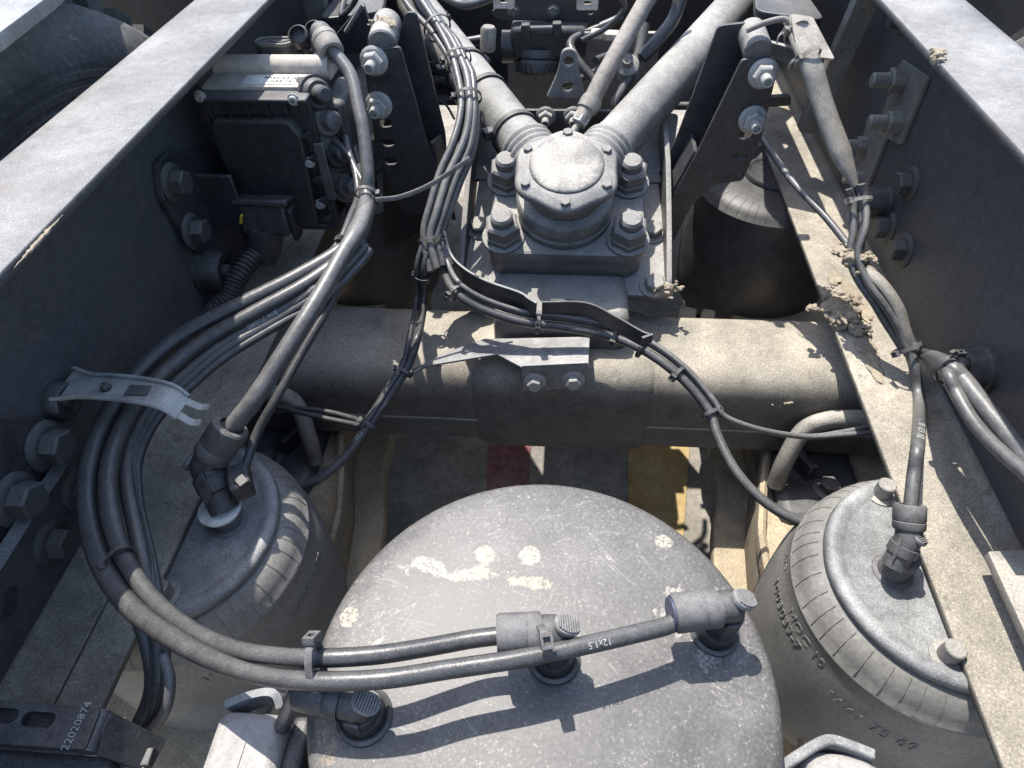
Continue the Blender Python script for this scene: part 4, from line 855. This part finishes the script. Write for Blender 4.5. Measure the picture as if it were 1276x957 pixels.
# ------------------------------------------------------------------ centre bundle B
GB = 'thin hoses of the centre bundle'
cB = [(-0.2500, 1.1200, -0.0417), (-0.2165, 1.0400, -0.0614), (-0.1776, 0.9800, -0.0787), (-0.1431, 0.9200, -0.0988), (-0.1235, 0.8600, -0.1236), (-0.1251, 0.8100, -0.1574), (-0.1450, 0.7650, -0.1896), (-0.1556, 0.7250, -0.2181), (-0.1591, 0.7000, -0.2377), (-0.1476, 0.6750, -0.2629)]
lab = ['pale thin hose at the left edge of the centre bundle', 'second thin hose from the left in the centre bundle', 'thin grey hose in the middle of the centre bundle', 'thicker pale hose at the right edge of the centre bundle', 'thin hose at the back of the centre bundle', 'thin hose lying on top of the centre bundle']
spec = [(0.2, .0135, .0048, lab[0], 'hoselt'), (1.3, .013, .0045, lab[1], 'hoselt'), (2.4, .012, .0052, lab[2], 'hoselt'), (3.6, .013, .0075, lab[3], 'hoselt'), (4.7, .013, .0048, lab[4], 'hose'), (5.6, .010, .0055, lab[5], 'hoselt')]
hB = strands(cB, spec, GB, pins=((-0.1776, 0.9800, -0.0787), (-0.1360, 0.9200, -0.0915), (-0.1224, 0.8600, -0.1236), (-0.1570, 0.7000, -0.2376)), spread=.6)
tie(hB, V((-0.1776, 0.9800, -0.0787)), .019, 'cable tie round the centre bundle highest on the V arm', head=(1, 0, .5), tail=.01)
tie(hB, V((-0.1392, 0.9200, -0.0915)), .0185, 'cable tie round the centre bundle halfway along the V arm', head=(-1, -.3, .2), tail=.01)
tie(hB, V((-0.1224, 0.8600, -0.1236)), .0175, 'cable tie round the centre bundle where it leaves the V arm', head=(-1, -.3, .2), tail=.01)
tie(hB, V((-0.1567, 0.7000, -0.2352)), .016, 'cable tie round the centre bundle just before it divides', head=(.8, -.3, .5), tail=.01)
# branch right along guide
gC = [(-0.1539, 0.7000, -0.2375), (-0.1417, 0.6720, -0.2604), (-0.1209, 0.6312, -0.2620), (-0.0883, 0.6176, -0.2750), (-0.0382, 0.6076, -0.2850), (0.0160, 0.6055, -0.2900), (0.0699, 0.5977, -0.2950), (0.1128, 0.5783, -0.3000), (0.1539, 0.5460, -0.3100), (0.1837, 0.5108, -0.3250), (0.1917, 0.4815, -0.3350), (0.2061, 0.4451, -0.3450), (0.2294, 0.4164, -0.3550), (0.2600, 0.3943, -0.3600), (0.2968, 0.3859, -0.3650)]
pa = hose('air_hose', [V(p) + V((0, 0, -.004)) for p in gC], .0056, 'black hose curving along the guide strip and down to the rear right air spring', 'hose', GB)
hR = pa
for j, lb_ in enumerate(('upper thin hose following the guide strip over the axle', 'lower thin hose following the guide strip over the axle')):
    P = [V(p) + V((.004, .007 + j * .002, .006 - j * .006)) for p in gC[:10]] + [(0.2024, 0.5016, -0.3300), (0.2458, 0.4973, -0.3450), (0.3010, 0.5029, -0.3600), V((0.3459, 0.5118, -0.3650)) + V((0, .004 * j, 0)), V((0.3892, 0.5191, -0.3650)) + V((0, .01 * j, 0))]
    hose('air_hose', P, .0034, lb_, 'hoselt', GB)
tie(hR, V((-0.1205, 0.6281, -0.2620)), .0105, 'cable tie on the guide strip hoses at the bend', head=(-.7, -.7, .3), tail=.008)
tie(hR, V((-0.0204, 0.6055, -0.2850)), .0105, 'cable tie on the guide strip hoses above the silver bracket', head=(0, -.8, .6), tail=.0)
tie(hR, V((0.0777, 0.5963, -0.2960)), .0105, 'cable tie on the guide strip hoses right of the silver bracket', head=(-.3, -1, .2), tail=.0)
tie(hR, V((0.1073, 0.5822, -0.3000)), .0105, 'cable tie at the right end of the guide strip', head=(.4, 1, .6), tail=.0)
tie(hR, V((0.1499, 0.5524, -0.3100)), .0100, 'cable tie on the hoses crossing the sunlit axle', head=(-.5, -1, .3), tail=.0)
tie(hR, V((0.1911, 0.5051, -0.3250)), .0095, 'cable tie where two thin hoses leave the axle bundle', head=(.7, .7, .5), tail=.006)
t = thing('cable_guide', (-0.0479, 0.6091, -0.2700), 'curved black cable guide strip with a bright upper edge above the axle', 'cable guide')
g1 = crom([(-0.1487, 0.7000, -0.2374), (-0.1405, 0.6850, -0.2612), (-0.1192, 0.6517, -0.2580), (-0.0891, 0.6327, -0.2620), (-0.0484, 0.6167, -0.2650), (-0.0361, 0.6077, -0.2670), (-0.0260, 0.6004, -0.2680)], 8)
part('left_strip', ribbon([p + V((.006, .006, .01)) for p in g1], .026, .0022), 'black', t)
g2 = crom([(-0.0138, 0.6084, -0.2680), (0.0392, 0.6094, -0.2680), (0.0753, 0.5897, -0.2720), (0.1029, 0.5717, -0.2760), (0.1118, 0.5667, -0.2760)], 8)
part('right_strip', ribbon([p + V((0, .004, .008)) for p in g2], .022, .0022), 'black', t)
part('end_tab', cbox(V((0.1094, 0.5650, -0.2720)), (.014, .003, .012), Matrix.Rotation(.5, 3, 'Z')), 'black', t)
part('support_leg', cbox(V((0.0110, 0.6270, -0.3000)) + V((0, .02, -.02)), (.03, .004, .07)), 'black', t)
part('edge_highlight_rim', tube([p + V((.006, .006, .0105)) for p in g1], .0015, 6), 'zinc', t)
# branch down-left
dC = [(-0.1591, 0.7000, -0.2377), (-0.1685, 0.6750, -0.2636), (-0.1729, 0.6600, -0.3114), (-0.1629, 0.5750, -0.2900), (-0.1723, 0.5464, -0.3100), (-0.1886, 0.5133, -0.3250), (-0.2090, 0.4751, -0.3400), (-0.2369, 0.4362, -0.3600), (-0.2720, 0.4133, -0.3750), (-0.3092, 0.4068, -0.3800)]
hD = hose('air_hose', dC, .0058, 'black hose dropping across the axle and curving to the rear left air spring', 'hose', GB, text=[('1022908', .008, .72, (-.3, -.5, 1), True)])
for j, lb_ in enumerate(('thin pale hose twisting beside the dropping hose', 'second thin hose beside the dropping hose')):
    P = [V(p) + V((-.008 + .010 * j, -.002, .006)) for p in dC[:4]] + [V(p) + V((-.004, -.004 + .006 * j, .006)) for p in dC[4:7]] + [V((-0.2285, 0.4765, -0.3400)) + V((0, .008 * j, 0)), V((-0.2714, 0.4882, -0.3450)) + V((0, .010 * j, 0)), (-0.3381, 0.5068, -0.3500)]
    hose('air_hose', P, .0032, lb_, 'hose', GB)
tie(hD, V((-0.1707, 0.6720, -0.2768)), .0105, 'cable tie on the dropping hose beside the guide strip', head=(-1, 0, .2), tail=.0, w=.006)
tie(hD, V((-0.1741, 0.5388, -0.3120)), .0100, 'cable tie on the dropping hose where the thin arm meets it', head=(-.7, .7, .2), tail=.006)
tie(hD, V((-0.2095, 0.4776, -0.3400)), .0100, 'cable tie on the dropping hose below the axle', head=(-.6, .8, .3), tail=.0)
hose('support_wire', [(-0.1684, 0.5463, -0.3250), (-0.1591, 0.5753, -0.3400), (-0.1476, 0.6066, -0.3620), (-0.1312, 0.6176, -0.3660)], .0028, 'thin pale support arm from the folded bracket to the dropping hose', 'dirty', None, cat='support arm')

# ------------------------------------------------------------------ right side cables
GR = 'hoses along the right rail'
t = thing('cable_shield', (0.2740, 0.8000, -0.0296), 'pale dusty shield plate tied over the cable conduit at the upper right', 'shield')
part('shield_plate', plate3([(0.2563, 0.8400, -0.0171), (0.2819, 0.8400, -0.0196), (0.3075, 0.8000, -0.0500), (0.2691, 0.8000, -0.0484), (0.2620, 0.8100, -0.0349)], .003, r=.004), 'shield', t)
part('side_flap', plate3([(0.2566, 0.8450, -0.0212), (0.2598, 0.8450, -0.0196), (0.2735, 0.8000, -0.0484), (0.2678, 0.8000, -0.0502)], .004, r=.001), 'tape', t)
cc = crom([(0.2648, 0.8600, -0.0295), (0.2697, 0.8200, -0.0384), (0.2814, 0.7900, -0.0559), (0.2926, 0.7700, -0.0788), (0.3069, 0.7450, -0.1042), (0.3230, 0.7200, -0.1296), (0.3370, 0.7000, -0.1499)], 8)
solo('taped_conduit', tube(cc, .0112, 14, r2=.0075, rf=lambda i, q: (.8 + .35 * min(1, i / 14)) if q < .8 else 1.12 - .75 * (q - .8) / .2), 'tape', cc[0], 'flattened grey taped conduit running down beside the right rail', 'conduit')
hose('tie_wire', [(0.2141, 0.8500, -0.0368), (0.2349, 0.8500, -0.0280), (0.2550, 0.8500, -0.0246), (0.2657, 0.8400, -0.0315)], .0035, 'thin twisted cable looping from the shield to the right tall bracket', 'tape', None, cat='cable')
for (q, lb_) in (((0.2624, 0.8300, -0.0273), 'cable tie binding the upper end of the pale shield'), ((0.2717, 0.8000, -0.0484), 'cable tie binding the lower end of the pale shield')): tie(cc, V(q), (.0155, .0115), lb_, head=(-1, -.5, .2), tail=.015, m='tape')
rB = [(0.3370, 0.7000, -0.1499), (0.3430, 0.6900, -0.1622), (0.3442, 0.6650, -0.1829), (0.3429, 0.6450, -0.2048), (0.3542, 0.6200, -0.2216), (0.3698, 0.6000, -0.2371), (0.3866, 0.5820, -0.2565), (0.3987, 0.5650, -0.2721)]
spec = [(0, .008, .0042, 'pale thin hose left in the right rail bundle', 'hoselt'), (2.0, .008, .0042, 'pale thin hose right in the right rail bundle', 'hoselt'), (4.0, .007, .0048, 'thin hose behind in the right rail bundle', 'hoselt')]
hRB = strands(rB, spec, GR, pins=((0.3430, 0.6900, -0.1622), (0.3987, 0.5650, -0.2721)), spread=.7)
tv = crom([(0.3502, 0.6300, -0.2124), (0.3660, 0.6100, -0.2189), (0.3838, 0.5900, -0.2362), (0.3932, 0.5750, -0.2547), (0.4011, 0.5650, -0.2695)], 8)
solo('taped_conduit', tube(tv, .0078, 12, r2=.005), 'tape', tv[0], 'flat grey taped sleeve between the mud clump and the lower tie', 'conduit')
tie(hRB, V((0.3426, 0.6900, -0.1612)), .0125, 'silver headed tie below the taped conduit on the right', head=(-1, -.5, .1), tail=.008, m='bolt')
tie(hRB, V((0.3987, 0.5650, -0.2721)), .0145, 'grey cable tie where the right bundle splits in two', head=(-1, -.3, .1), tail=.0, m='gplastic')
hose('air_hose', [(0.3961, 0.5680, -0.2676), (0.4062, 0.5500, -0.2835), (0.4086, 0.5150, -0.3049), (0.3406, 0.4000, -0.2350), (0.3296, 0.3684, -0.2420), e4], .0060, 'hose with white printing dropping onto the rear right air spring elbow', 'hoselt', GR, text=[('BV 9/20  CH11', .009, .66, (-.2, -.5, 1), True)])
hose('thin_rod', [(0.2662, 0.8700, -0.1739), (0.2886, 0.7700, -0.1817), (0.3186, 0.7000, -0.1924), (0.3390, 0.6520, -0.2033)], .0042, 'thin grey straight pipe slanting from the tall bracket to the mud clump', 'hoselt', GR)
hose('air_hose', [(0.3984, 0.5660, -0.2706), (0.4187, 0.5570, -0.2746), (0.3850, 0.4792, -0.2131), (0.3900, 0.4563, -0.2102), (0.3950, 0.4243, -0.2091), (0.4000, 0.3822, -0.2059), (0.4000, 0.3237, -0.1949)], .0088, 'thicker outer hose branching right along the web', 'hoselt', GR)
hose('air_hose', [(0.4014, 0.5660, -0.2780), (0.4214, 0.5570, -0.2808), (0.3800, 0.4705, -0.2122), (0.3800, 0.4417, -0.2128), (0.3820, 0.4091, -0.2133), (0.3850, 0.3757, -0.2076), (0.3900, 0.3299, -0.1937)], .0062, 'thinner inner hose branching right along the web', 'hoselt', GR)
hose('air_hose', [(0.3985, 0.5700, -0.2719), (0.4141, 0.5600, -0.2715), (0.3950, 0.4890, -0.2191), (0.4100, 0.4695, -0.2186)], .0048, 'short hose from the split into the round rubber plug', 'hose', GR)
pB = crom([(0.3850, 0.4810, -0.2150), (0.3860, 0.4719, -0.2112), (0.3880, 0.4613, -0.2112)], 6); tie(pB, pB[6], .0155, 'black cable tie on the right branching hoses beside the plug', head=(0, .6, .8), tail=.01)

# mud
def mud(c, r, sq, lb_, n=14, sp_=1.0, seed=1):
    random.seed(seed); c = V(c); mb = blob(c, r, sq, .35, 4, 70, seed)
    for i in range(n * 3):
        d = V((random.gauss(0, .55) * sq[0], random.gauss(0, .55) * sq[1], random.uniform(-.3, .8) * sq[2])) * r * 1.1 * sp_
        mb.merge(blob(c + d, r * random.uniform(.10, .36), (1, random.uniform(.6, 1), random.uniform(.4, .8)), 1.1, 3, 190, i))
    solo('mud_clump', mb, 'mud', c, lb_, 'mud', 'clumps of dried mud')
mud((0.3614, 0.6626, -0.3030), .019, (1.1, 1.5, .55), 'large crumbly mud clump on the inner edge of the right lower flange', 26)
mud((0.3744, 0.6324, -0.3050), .010, (1.2, 1.4, .5), 'small flat mud patch beside the large clump on the right flange', 8, 1.2, 4)
mud((0.3444, 0.6450, -0.2092), .0125, (1.3, .9, .9), 'mud lump stuck round the right rail hoses', 12, 1, 2)
mud((0.3548, 0.6300, -0.2202), .0095, (1, .9, 1.2), 'smaller mud lump just below the one on the hoses', 8, 1, 3)
mud(V((0.3520, 0.6742, -0.0007)), .008, (.5, 1, .9), 'tiny flaky mud nest on the edge of the right rail top', 10, 1, 5)
mud(H(.135, -.088, HP + .004), .012, (1.4, .7, .8), 'crusty mud on the front right corner of the saddle plate', 14, 1, 6)
mud(V((-0.2219, 0.8700, -0.0372)), .011, (1.3, 1, .7), 'dark crumbly dirt on top of the left tall bracket', 10, 1, 7)
mud((0.2974, 0.5850, -0.3984), .007, (1.2, .6, 1.2), 'rusty dirt flakes on the lower right of the axle', 12, 1.4, 8)

random.seed(11)
for (u, rr2, sq2, lb2) in (((0.3866, 0.6952, -0.3080), .016, (1.0, 2.2, .12), 'thin tan mud smear above the large clump on the right flange'), ((0.3777, 0.5931, -0.3080), .014, (.8, 2.4, .12), 'thin tan mud smear below the large clump on the right flange'), ((0.3757, 0.7402, -0.3080), .009, (.8, 2.0, .2), 'thin mud crust along the inner flange edge nearest the thin pipe')):
    solo('mud_smear', blob(u, rr2, sq2, .8, 4, 60, 3), 'mud', u, lb2, 'mud', 'flat mud smears on the right flange')
q0 = V((-0.3472, 0.3213, -0.0010)); q1 = V((-0.3490, 0.3832, -0.0010)); pp = [q0.lerp(q1, k / 24) + V((.0006 + .0012 * noise.noise(V((k * .7, 3, 1))), 0, -.0012)) for k in range(25)]
part('chipped_edge', tube(pp, .0022, 6, rf=lambda i, q: max(.15, sin(pi * q)) * (.7 + .5 * noise.noise(V((i * .9, 0, 4))))), 'mud', RL)
# ------------------------------------------------------------------ pipe, valves in background
P = [(0.1421, 1.1000, -0.0377), (0.1092, 1.0500, -0.0749), (0.0781, 0.9900, -0.1078), (0.0547, 0.9500, -0.1362), (0.0401, 0.9250, -0.1571)]
pa = crom(P, 8); t = thing('coated_pipe', pa[-1], 'rough brown coated pipe slanting down behind the hub', 'pipe')
part('pipe_wall', tube(pa, .0125, 20), 'rust', t)
q0, q1 = pa[-1], V((0.0255, 0.9050, -0.1756)); dd = (q1 - q0).normalized()
part('collar', lathe([(.0145, -.006), (.0155, 0), (.0145, .012), (.012, .014), (.0115, .03)], q0, dd, 24), 'tape', t)
part('hex_fitting', hexprism(.0125, .012).xf(Matrix.Translation(q1 - dd * .008) @ frame(dd).to_4x4()), 'zinc', t)
part('stem', cyl(q1, q1 + dd * .02, .006, 14), 'bolt', t)
bv = thing('brake_valve', (-0.0183, 1.1500, -0.1663), 'black brake valve with round ribbed cap hanging behind the V stay', 'valve')
YV = 1.12
part('bracket_plate', plate3([(-0.1165, 1.1200, -0.1012), (-0.0809, 1.1200, -0.0788), (0.0438, 1.1200, -0.0789), (0.0533, 1.1200, -0.1079), (0.0415, 1.1200, -0.1171), (-0.1069, 1.1200, -0.1127)], .006, [((-0.0814, 1.1200, -0.1012), .009, .009, 0), ((0.0380, 1.1200, -0.1011), .009, .009, 0)], r=.004), 'black', bv)
part('head', cbox(V((-0.0257, 1.1200, -0.1409)), (.12, .05, .05)), 'plastic', bv, bevel=.008)
part('side_port', rings([lathe([(.024, 0), (.024, .02), (.021, .022), (.021, .035), (.024, .037), (.024, .05)], V((-0.1007, 1.1200, -0.1533)), (1, 0, 0), 28)]), 'plastic', bv)
cb = V((-0.0409, 1.1200, -0.1580)); cax = V((-.02, -.35, -1))
cap_ = part('cap', lathe([(.034, 0), (.036, .008), (.036, .012), (.033, .014), (.036, .018), (.036, .03), (.030, .036), (.0001, .037)], cb, cax, 40), 'plastic', bv)
Rc = frame(cax)
for k in range(26):
    a = 2 * pi * k / 26; part('cap_rib', cbox(cb + cax.normalized() * .026 + Rc @ V((.0365 * cos(a), .0365 * sin(a), 0)), (.003, .004, .014), Rc @ Matrix.Rotation(a, 3, 'Z')), 'plastic', cap_)
for p, k_ in (((-0.0609, 1.0900, -0.1189), 1), ((-0.0128, 1.0900, -0.1165), 1)): part('end_block', cbox(V(p), (.014, .014, .02)), 'plastic', bv, bevel=.002)
part('cross_pin', cyl((-0.0608, 1.0880, -0.1159), (-0.0128, 1.0880, -0.1146), .004, 12), 'gplastic', bv)
for p in ((-0.0811, 1.1160, -0.1011), (-0.0201, 1.1160, -0.0999)): bolt(bv, p, (0, -1, .3), .007, 'flange', 'dbolt')
for p, lb_ in (((-0.0941, 1.1000, -0.0816), 'left bright metal clamp above the brake valve'), ((0.0319, 1.1000, -0.0838), 'right bright metal clamp above the brake valve')):
    t = thing('metal_clamp', p, lb_, 'clamp', 'bright clamps above the brake valve')
    part('clamp_body', plate3([V(p) + V(d) for d in ((-.016, 0, -.008), (.016, 0, -.008), (.016, 0, .012), (-.016, 0, .012))], .012, [(V(p) + V((.0, 0, .001)), .014, .007, 0)], r=.003), 'cream', t)
t = thing('pale_block', (0.0529, 1.2200, -0.2322), 'pale sunlit plate low behind the brake valve', 'plate')
part('plate', box((-.10, 1.20, -.40), (.16, 1.21, -.16)), 'dirty', t)
part('step', box((-.09, 1.12, -.335), (.14, 1.199, -.32)), 'cream', t)
sv = V((0.0999, 1.0500, -0.1706)); t = thing('coil_fitting', sv, 'small ribbed brass coloured fitting beside the right V arm', 'fitting')
pr = []
for i in range(6): pr += [(.014, i * .006), (.0165, i * .006 + .003)]
pr += [(.008, .037), (.008, .05)]
part('coil', lathe(pr, sv, (-.1, -.5, .6), 24), 'bolt', t); part('nut', hexprism(.011, .01).xf(Matrix.Translation(sv + V((0, 0, -.012))) @ frame((-.1, -.5, .6)).to_4x4()), 'bolt', t)
el = V((-0.1139, 1.0600, -0.1168)); t = thing('small_elbow', el, 'small pale hose end fitting left of the brake valve', 'fitting')
part('sleeve', lathe([(.011, 0), (.012, .003), (.012, .03), (.009, .034)], el + V((-.004, 0, -.02)), (.1, 0, 1), 20), 'tape', t)
GX = 'loose hoses in the background'
bgp = [
 ([(-0.1180, 1.0500, -0.1444), (-0.1287, 1.0400, -0.1549), (-0.1486, 1.0500, -0.1736)], .0075, 'short pale hose bending from the small fitting behind the left V arm', 'hoselt'),
 ([(-0.2917, 1.2000, -0.1724), (-0.2399, 1.1800, -0.1807), (-0.2008, 1.2000, -0.1799), (-0.1329, 1.2000, -0.1692)], .008, 'black hose crossing behind the left V arm below the brake valve port', 'hose'),
 ([(-0.2889, 1.2000, -0.2017), (-0.2289, 1.1800, -0.2074), (-0.1607, 1.2000, -0.2119)], .007, 'second black hose crossing behind the left V arm', 'hose'),
 ([(-0.2746, 1.1500, -0.2175), (-0.2198, 1.1200, -0.2103), (-0.1693, 1.1000, -0.2096)], .010, 'thick black hose behind the left V arm', 'hose'),
 ([(-0.2774, 1.1500, -0.2369), (-0.2215, 1.1200, -0.2251), (-0.1701, 1.1000, -0.2202)], .006, 'thin black hose low behind the left V arm', 'hose'),
 ([(-0.2250, 1.1000, -0.2234), (-0.1955, 1.0800, -0.2306), (-0.1774, 1.0500, -0.2411)], .002, 'thin wire curving down behind the left V arm', 'hoselt'),
 ([(0.0462, 1.0200, -0.1648), (0.0158, 1.0500, -0.1414), (0.0101, 1.0800, -0.1314), (0.0381, 1.1000, -0.1243), (0.0868, 1.1200, -0.1102)], .007, 'black hose looping right of the brake valve', 'hose'),
 ([(0.0459, 1.0000, -0.1292), (0.0802, 1.0500, -0.1319), (0.1160, 1.1000, -0.1070), (0.1199, 1.1500, -0.0833)], .006, 'hose loop between brake valve and coated pipe', 'hose'),
 ([(0.1700, 1.1000, -0.0688), (0.1590, 1.0800, -0.1005), (0.1328, 1.0500, -0.1237), (0.1163, 1.0400, -0.1395)], .010, 'thick black hose curving beside the right V arm', 'hose'),
 ([(0.1183, 1.0800, -0.1061), (0.1111, 1.0500, -0.1409), (0.0948, 1.0200, -0.1704), (0.0781, 1.0000, -0.1922)], .008, 'grey hose running down inside the V', 'hoselt'),
 ([(0.0255, 1.0500, -0.1185), (0.0598, 1.0500, -0.1017), (0.0840, 1.0500, -0.0749), (0.0729, 1.0500, -0.0542)], .004, 'thin cable arching over the brake valve', 'hose'),
 ([(-0.0024, 1.0600, -0.1877), (0.0285, 1.0500, -0.1747), (0.0583, 1.0500, -0.1588)], .006, 'short black hose behind the lifting lug', 'hose'),
 ([(0.1542, 1.1200, -0.2461), (0.2012, 1.1200, -0.2470), (0.2475, 1.1200, -0.2451)], .0065, 'straight pale pipe between right V arm and tall bracket', 'hoselt'),
 ([(-0.3225, 1.0500, -0.0590), (-0.3181, 1.0000, -0.0699), (-0.2975, 1.0000, -0.0544), (-0.2865, 1.0000, -0.0393)], .004, 'thin dark cable loop above the left arm plate', 'hose'),
 ([(-0.2094, 1.2000, -0.0999), (-0.1716, 1.1800, -0.1105), (-0.1407, 1.2000, -0.1118), (-0.1135, 1.2000, -0.1000)], .007, 'dark hose sagging between left V arm and brake valve', 'hoselt'),
]
for P, r, lb_, m in bgp: hose('air_hose', P, r, lb_, m, GX)
for p, lb_ in (((0.0494, 1.0700, -0.1163), 'left cream plug beside the coated pipe'), ((0.0701, 1.0700, -0.1185), 'right cream plug beside the coated pipe')):
    t = thing('cream_plug', p, lb_, 'plug', 'cream plugs beside the coated pipe')
    part('body', cbox(V(p), (.022, .02, .010), Matrix.Rotation(-.1, 3, 'Z')), 'cream', t, bevel=.002)
    part('tip', cyl(V(p) + V((-.012, 0, 0)), V(p) + V((-.02, 0, 0)), .003, 10), 'bolt', t)

# ------------------------------------------------------------------ foreground brackets and blocks
nb = thing('numbered_bracket', (-.38, .12, -.28), 'dark folded bracket printed 22020874 with two slots at the lower left', 'bracket')
zb_ = -.236
c0, c1, c2, c3 = V((-0.4150, 0.1270, -0.2360)), V((-0.3016, 0.1261, -0.2360)), V((-0.2993, 0.0998, -0.2360)), V((-0.3956, 0.0991, -0.2360))
part('top_plate', plate3([c3, c2, c1, c0], .006, [(V((-0.3685, 0.1168, -0.2360)), .022, .0095, 0), (V((-0.3420, 0.1160, -0.2360)), .024, .0095, 0)], r=.004), 'black', nb)
part('slot_floor', plate3([p + V((0, 0, -.010)) for p in (c3, c2, c1, c0)], .002, r=.004), 'black', nb)
s0, s1 = c1 + V((-.002, 0, -.002)), c2 + V((-.002, 0, -.002))
part('fold', tube([s0 + V((0, .0, -.003)), s1 + V((0, 0, -.003))], .006, 14), 'black', nb)
part('side_plate', plate3([s1 + V((.003, 0, -.002)), s0 + V((.003, 0, -.002)), s0 + V((.028, -.004, -.05)), s1 + V((.020, 0, -.05))], .006, r=.003), 'black', nb)
part('lower_box', box((c0.x, c3.y - .05, -.31), (c2.x + .004, c3.y + .004, -.262)), 'black', nb, bevel=.004)
tu = (V((-0.3125, 0.1326, -0.2320)) - V((-0.3135, 0.1047, -0.2320)))
part('number', text_flat('22020874', .0078, V((-0.3117, 0.1138, -0.2320)) , tu, tu.cross(V((0, 0, -1))), .0001), 'print', nb)
part('clip', cbox(V((-0.2907, 0.1065, -0.2800)), (.03, .012, .008), Matrix.Rotation(.1, 3, 'Z')), 'plastic', nb, bevel=.001)
part('clip_bar', cbox(V((-0.3088, 0.1001, -0.2800)), (.06, .008, .003)), 'zinc', nb)
def step_block(p0, label, cat, w, d, mirror=1):
    t = thing('corner_block', p0, label, cat, 'cast blocks at the bottom edge')
    p0 = V(p0)
    part('body', box((p0.x - w / 2, p0.y - d, p0.z - .12), (p0.x + w / 2, p0.y, p0.z)), 'lblock', t, bevel=.009)
    part('ridge', box((p0.x - .0008, p0.y - d + .006, p0.z - .004), (p0.x + .0008, p0.y - .02, p0.z + .0008)), 'lblock', t)
    return t
b1 = step_block((-0.1934, 0.1330, -0.2350), 'light grey cast block with a ridge left of the tank', 'block', .052, .09)
part('back_lip', ribbon(crom([(-0.2165, 0.1350, -0.2360), (-0.2039, 0.1405, -0.2340), (-0.1898, 0.1444, -0.2330), (-0.1820, 0.1430, -0.2340), (-0.1775, 0.1361, -0.2380)], 6), .022, .0055), 'panel', b1, bevel=.0012)
part('side_panel', box((V(b1.location).x + .0265, V(b1.location).y - .09, -.36), (V(b1.location).x + .040, V(b1.location).y + .0, -.24)), 'black', b1, bevel=.004)
b2 = step_block((0.2093, 0.1395, -0.2520), 'blue grey cast block right of the tank at the bottom edge', 'block', .05, .06)
part('back_lip', ribbon(crom([(0.1651, 0.1244, -0.2500), (0.1822, 0.1345, -0.2470), (0.1951, 0.1415, -0.2460), (0.2042, 0.1441, -0.2460), (0.2162, 0.1415, -0.2460), (0.2305, 0.1366, -0.2460)], 6), .06, .007), 'plate', b2, bevel=.0015)
# small plate on right flange
t = thing('angle_plate', (0.4000, 0.3047, -0.2768), 'short grey steel angle resting on the right lower flange', 'plate')
a0, a1, a2, a3 = V((0.3907, 0.3163, -0.2850)), V((0.4122, 0.3192, -0.2850)), V((0.4080, 0.2082, -0.2850)), V((0.3899, 0.2070, -0.2850))
part('leg_plate', plate3([a0, a3, a3 + V((.09, 0, 0)), a0 + V((.038, 0.004, 0))], .009, r=.002), 'dirty', t)
part('foot', box((.405, .1, -.3085), (.436, .30, -.296)), 'flange', t, bevel=.002)
